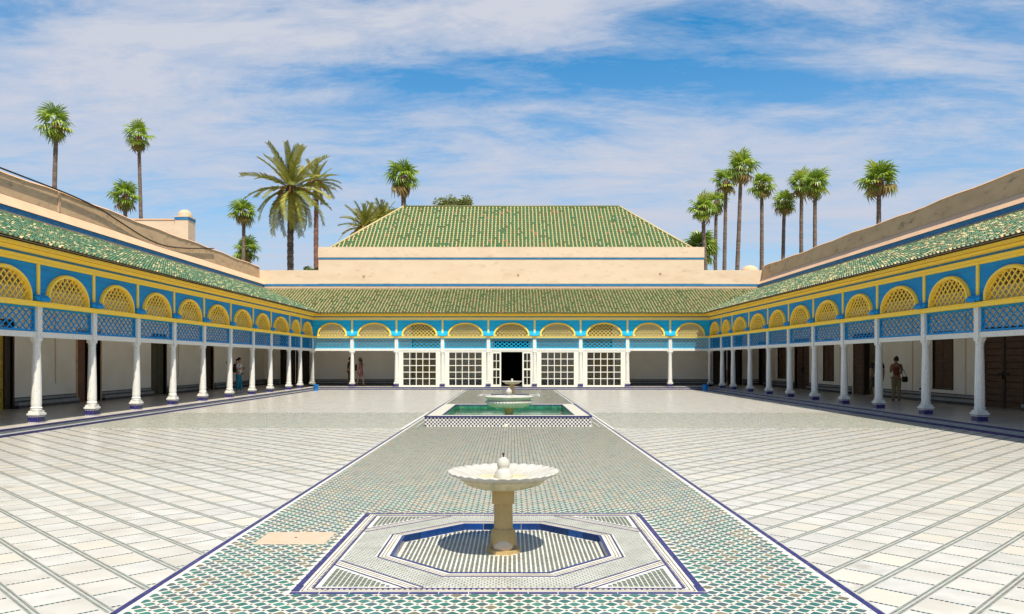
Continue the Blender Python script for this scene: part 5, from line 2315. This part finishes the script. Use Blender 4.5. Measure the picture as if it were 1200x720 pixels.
def backpack(label, x, y, z, rz, s=1.0):
    m_ = MB()
    n = 8
    v, f = [], []
    lev = [(0, .85), (.05, 1.0), (.25, 1.0), (.38, .85), (.44, .55)]
    for z_, k in lev:
        for a in range(16):
            q = 2 * pi * a / 16
            cx, sy = cos(q), sin(q)
            e_ = .55
            X = math.copysign(abs(cx) ** e_, cx) * .085 * k * s
            Y = math.copysign(abs(sy) ** e_, sy) * .15 * k * s
            v.append((X, Y, (z_ - .22) * s))
    for j in range(len(lev) - 1):
        for a in range(16):
            f.append((j * 16 + a, j * 16 + (a + 1) % 16, (j + 1) * 16 + (a + 1) % 16, (j + 1) * 16 + a))
    f.append(tuple(range(15, -1, -1)))
    f.append(tuple(range(64, 80)))
    m_.add(v, f, 'bag', True)
    m_.bbox(-.125 * s, -.08 * s, -.10 * s, .10 * s, -.18 * s, .04 * s, 'bag', .012)
    for sd in (-1, 1):
        m_.tube([(.06 * s, sd * .08 * s, .20 * s), (.15 * s, sd * .09 * s, .22 * s), (.27 * s, sd * .10 * s, .12 * s), (.26 * s, sd * .11 * s, -.05 * s), (.08 * s, sd * .12 * s, -.16 * s)], .014 * s, 'bag', 6)
    o_ = m_.build('backpack', None, (x, y, z), (0, 0, rz))
    tag(o_, label, 'backpack', 'bags carried by the visitors')


# woman with teal trousers, left gallery, facing right
person('woman in white top and wide teal trousers standing in the left arcade', -13.45, 39.0, R(-8), 1.70, 'skin', 'tshirt', 'white_cloth', 'trousers', 'teal_cloth', 'shoe_white',
       (((.03, .03, -.27), (.22, -.10, -.22)), ((.03, .03, -.27), (.22, -.10, -.20))), (.04, -.05), 'ponytail')
backpack('black backpack on the back of the woman in teal trousers', -13.45 - .17, 39.0 + .02, ZF + 1.20, R(-8))
# couple in the back arcade
person('person in a dark top half hidden behind a white column of the back arcade', -9.98, 48.75, R(20), 1.76, 'skin_b', 'tshirt', 'black_cloth', 'slim', 'black_cloth', 'shoe_brown',
       (((0, .05, -.28), (.08, .05, -.52)), ((0, .05, -.28), (.06, .05, -.52))), (.05, -.08), 'short')
backpack('black daypack held between the two visitors beside the back arcade column', -9.58, 48.70, ZF + 1.15, R(200), .9)
person('woman in a short reddish patterned dress walking beside a back arcade column', -9.32, 48.8, R(150), 1.68, 'skin', 'dress', 'floral', 'skirt', 'floral', 'shoe_brown',
       (((.0, .05, -.27), (.10, .03, -.50)), ((.05, .03, -.26), (.22, -.03, -.42))), (.20, -.18), 'long', hat=True)
# right gallery
person('man in black T-shirt and shorts mostly hidden behind a right arcade column', 14.02, 30.2, R(75), 1.76, 'skin_b', 'tshirt', 'black_cloth', 'shorts', 'black_cloth', 'shoe_brown',
       (((-.02, .05, -.28), (.06, .04, -.52)), ((-.02, .05, -.28), (.06, .04, -.52))), (.06, -.06), 'short')
person('woman in rust tank top and khaki trousers seen from behind in the right arcade', 15.0, 30.7, R(78), 1.70, 'skin_b', 'tank', 'rust_cloth', 'slim', 'khaki_cloth', 'shoe_brown',
       (((.05, .02, -.27), (.25, -.08, -.20)), ((.02, .02, -.27), (.20, -.04, -.36))), (.03, -.05), 'bun', headturn=.5)
m_ = MB()
m_.bbox(-.095, .095, -.045, .045, -.13, .09, 'bag', .025)
m_.tube([(-.08, 0, .08), (-.12, .01, .30), (-.20, .03, .56)], .010, 'bag', 6)
m_.tube([(.08, 0, .08), (-.04, -.02, .30), (-.20, -.03, .56)], .010, 'bag', 6)
o = m_.build('shoulder_bag', None, (15.27, 30.58, ZF + .86))
tag(o, 'small black shoulder bag hanging at the hip of the woman in the rust top', 'bag', 'bags carried by the visitors')


# ------------------------------------------------------------------ buckets
def bucket(x, y, label):
    m_ = MB()
    m_.lathe([(.12, 0), (.125, .02), (.155, .33), (.17, .335), (.17, .35), (.155, .35), (.148, .335), (.115, .03), (0, .03)], 'bucket', 24)
    m_.tube([(.165 * cos(a), .02, .33 - .10 * sin(a)) for a in [pi * k / 12 for k in range(13)]], .006, 'iron', 6)
    o_ = m_.build('bucket', None, (x, y, .0))
    tag(o_, label, 'bucket', 'blue buckets in the far corners of the court')


bucket(-11.03, 44.6, 'bright blue plastic bucket in the far left corner of the court')
bucket(11.03, 44.8, 'bright blue plastic bucket in the far right corner of the court')
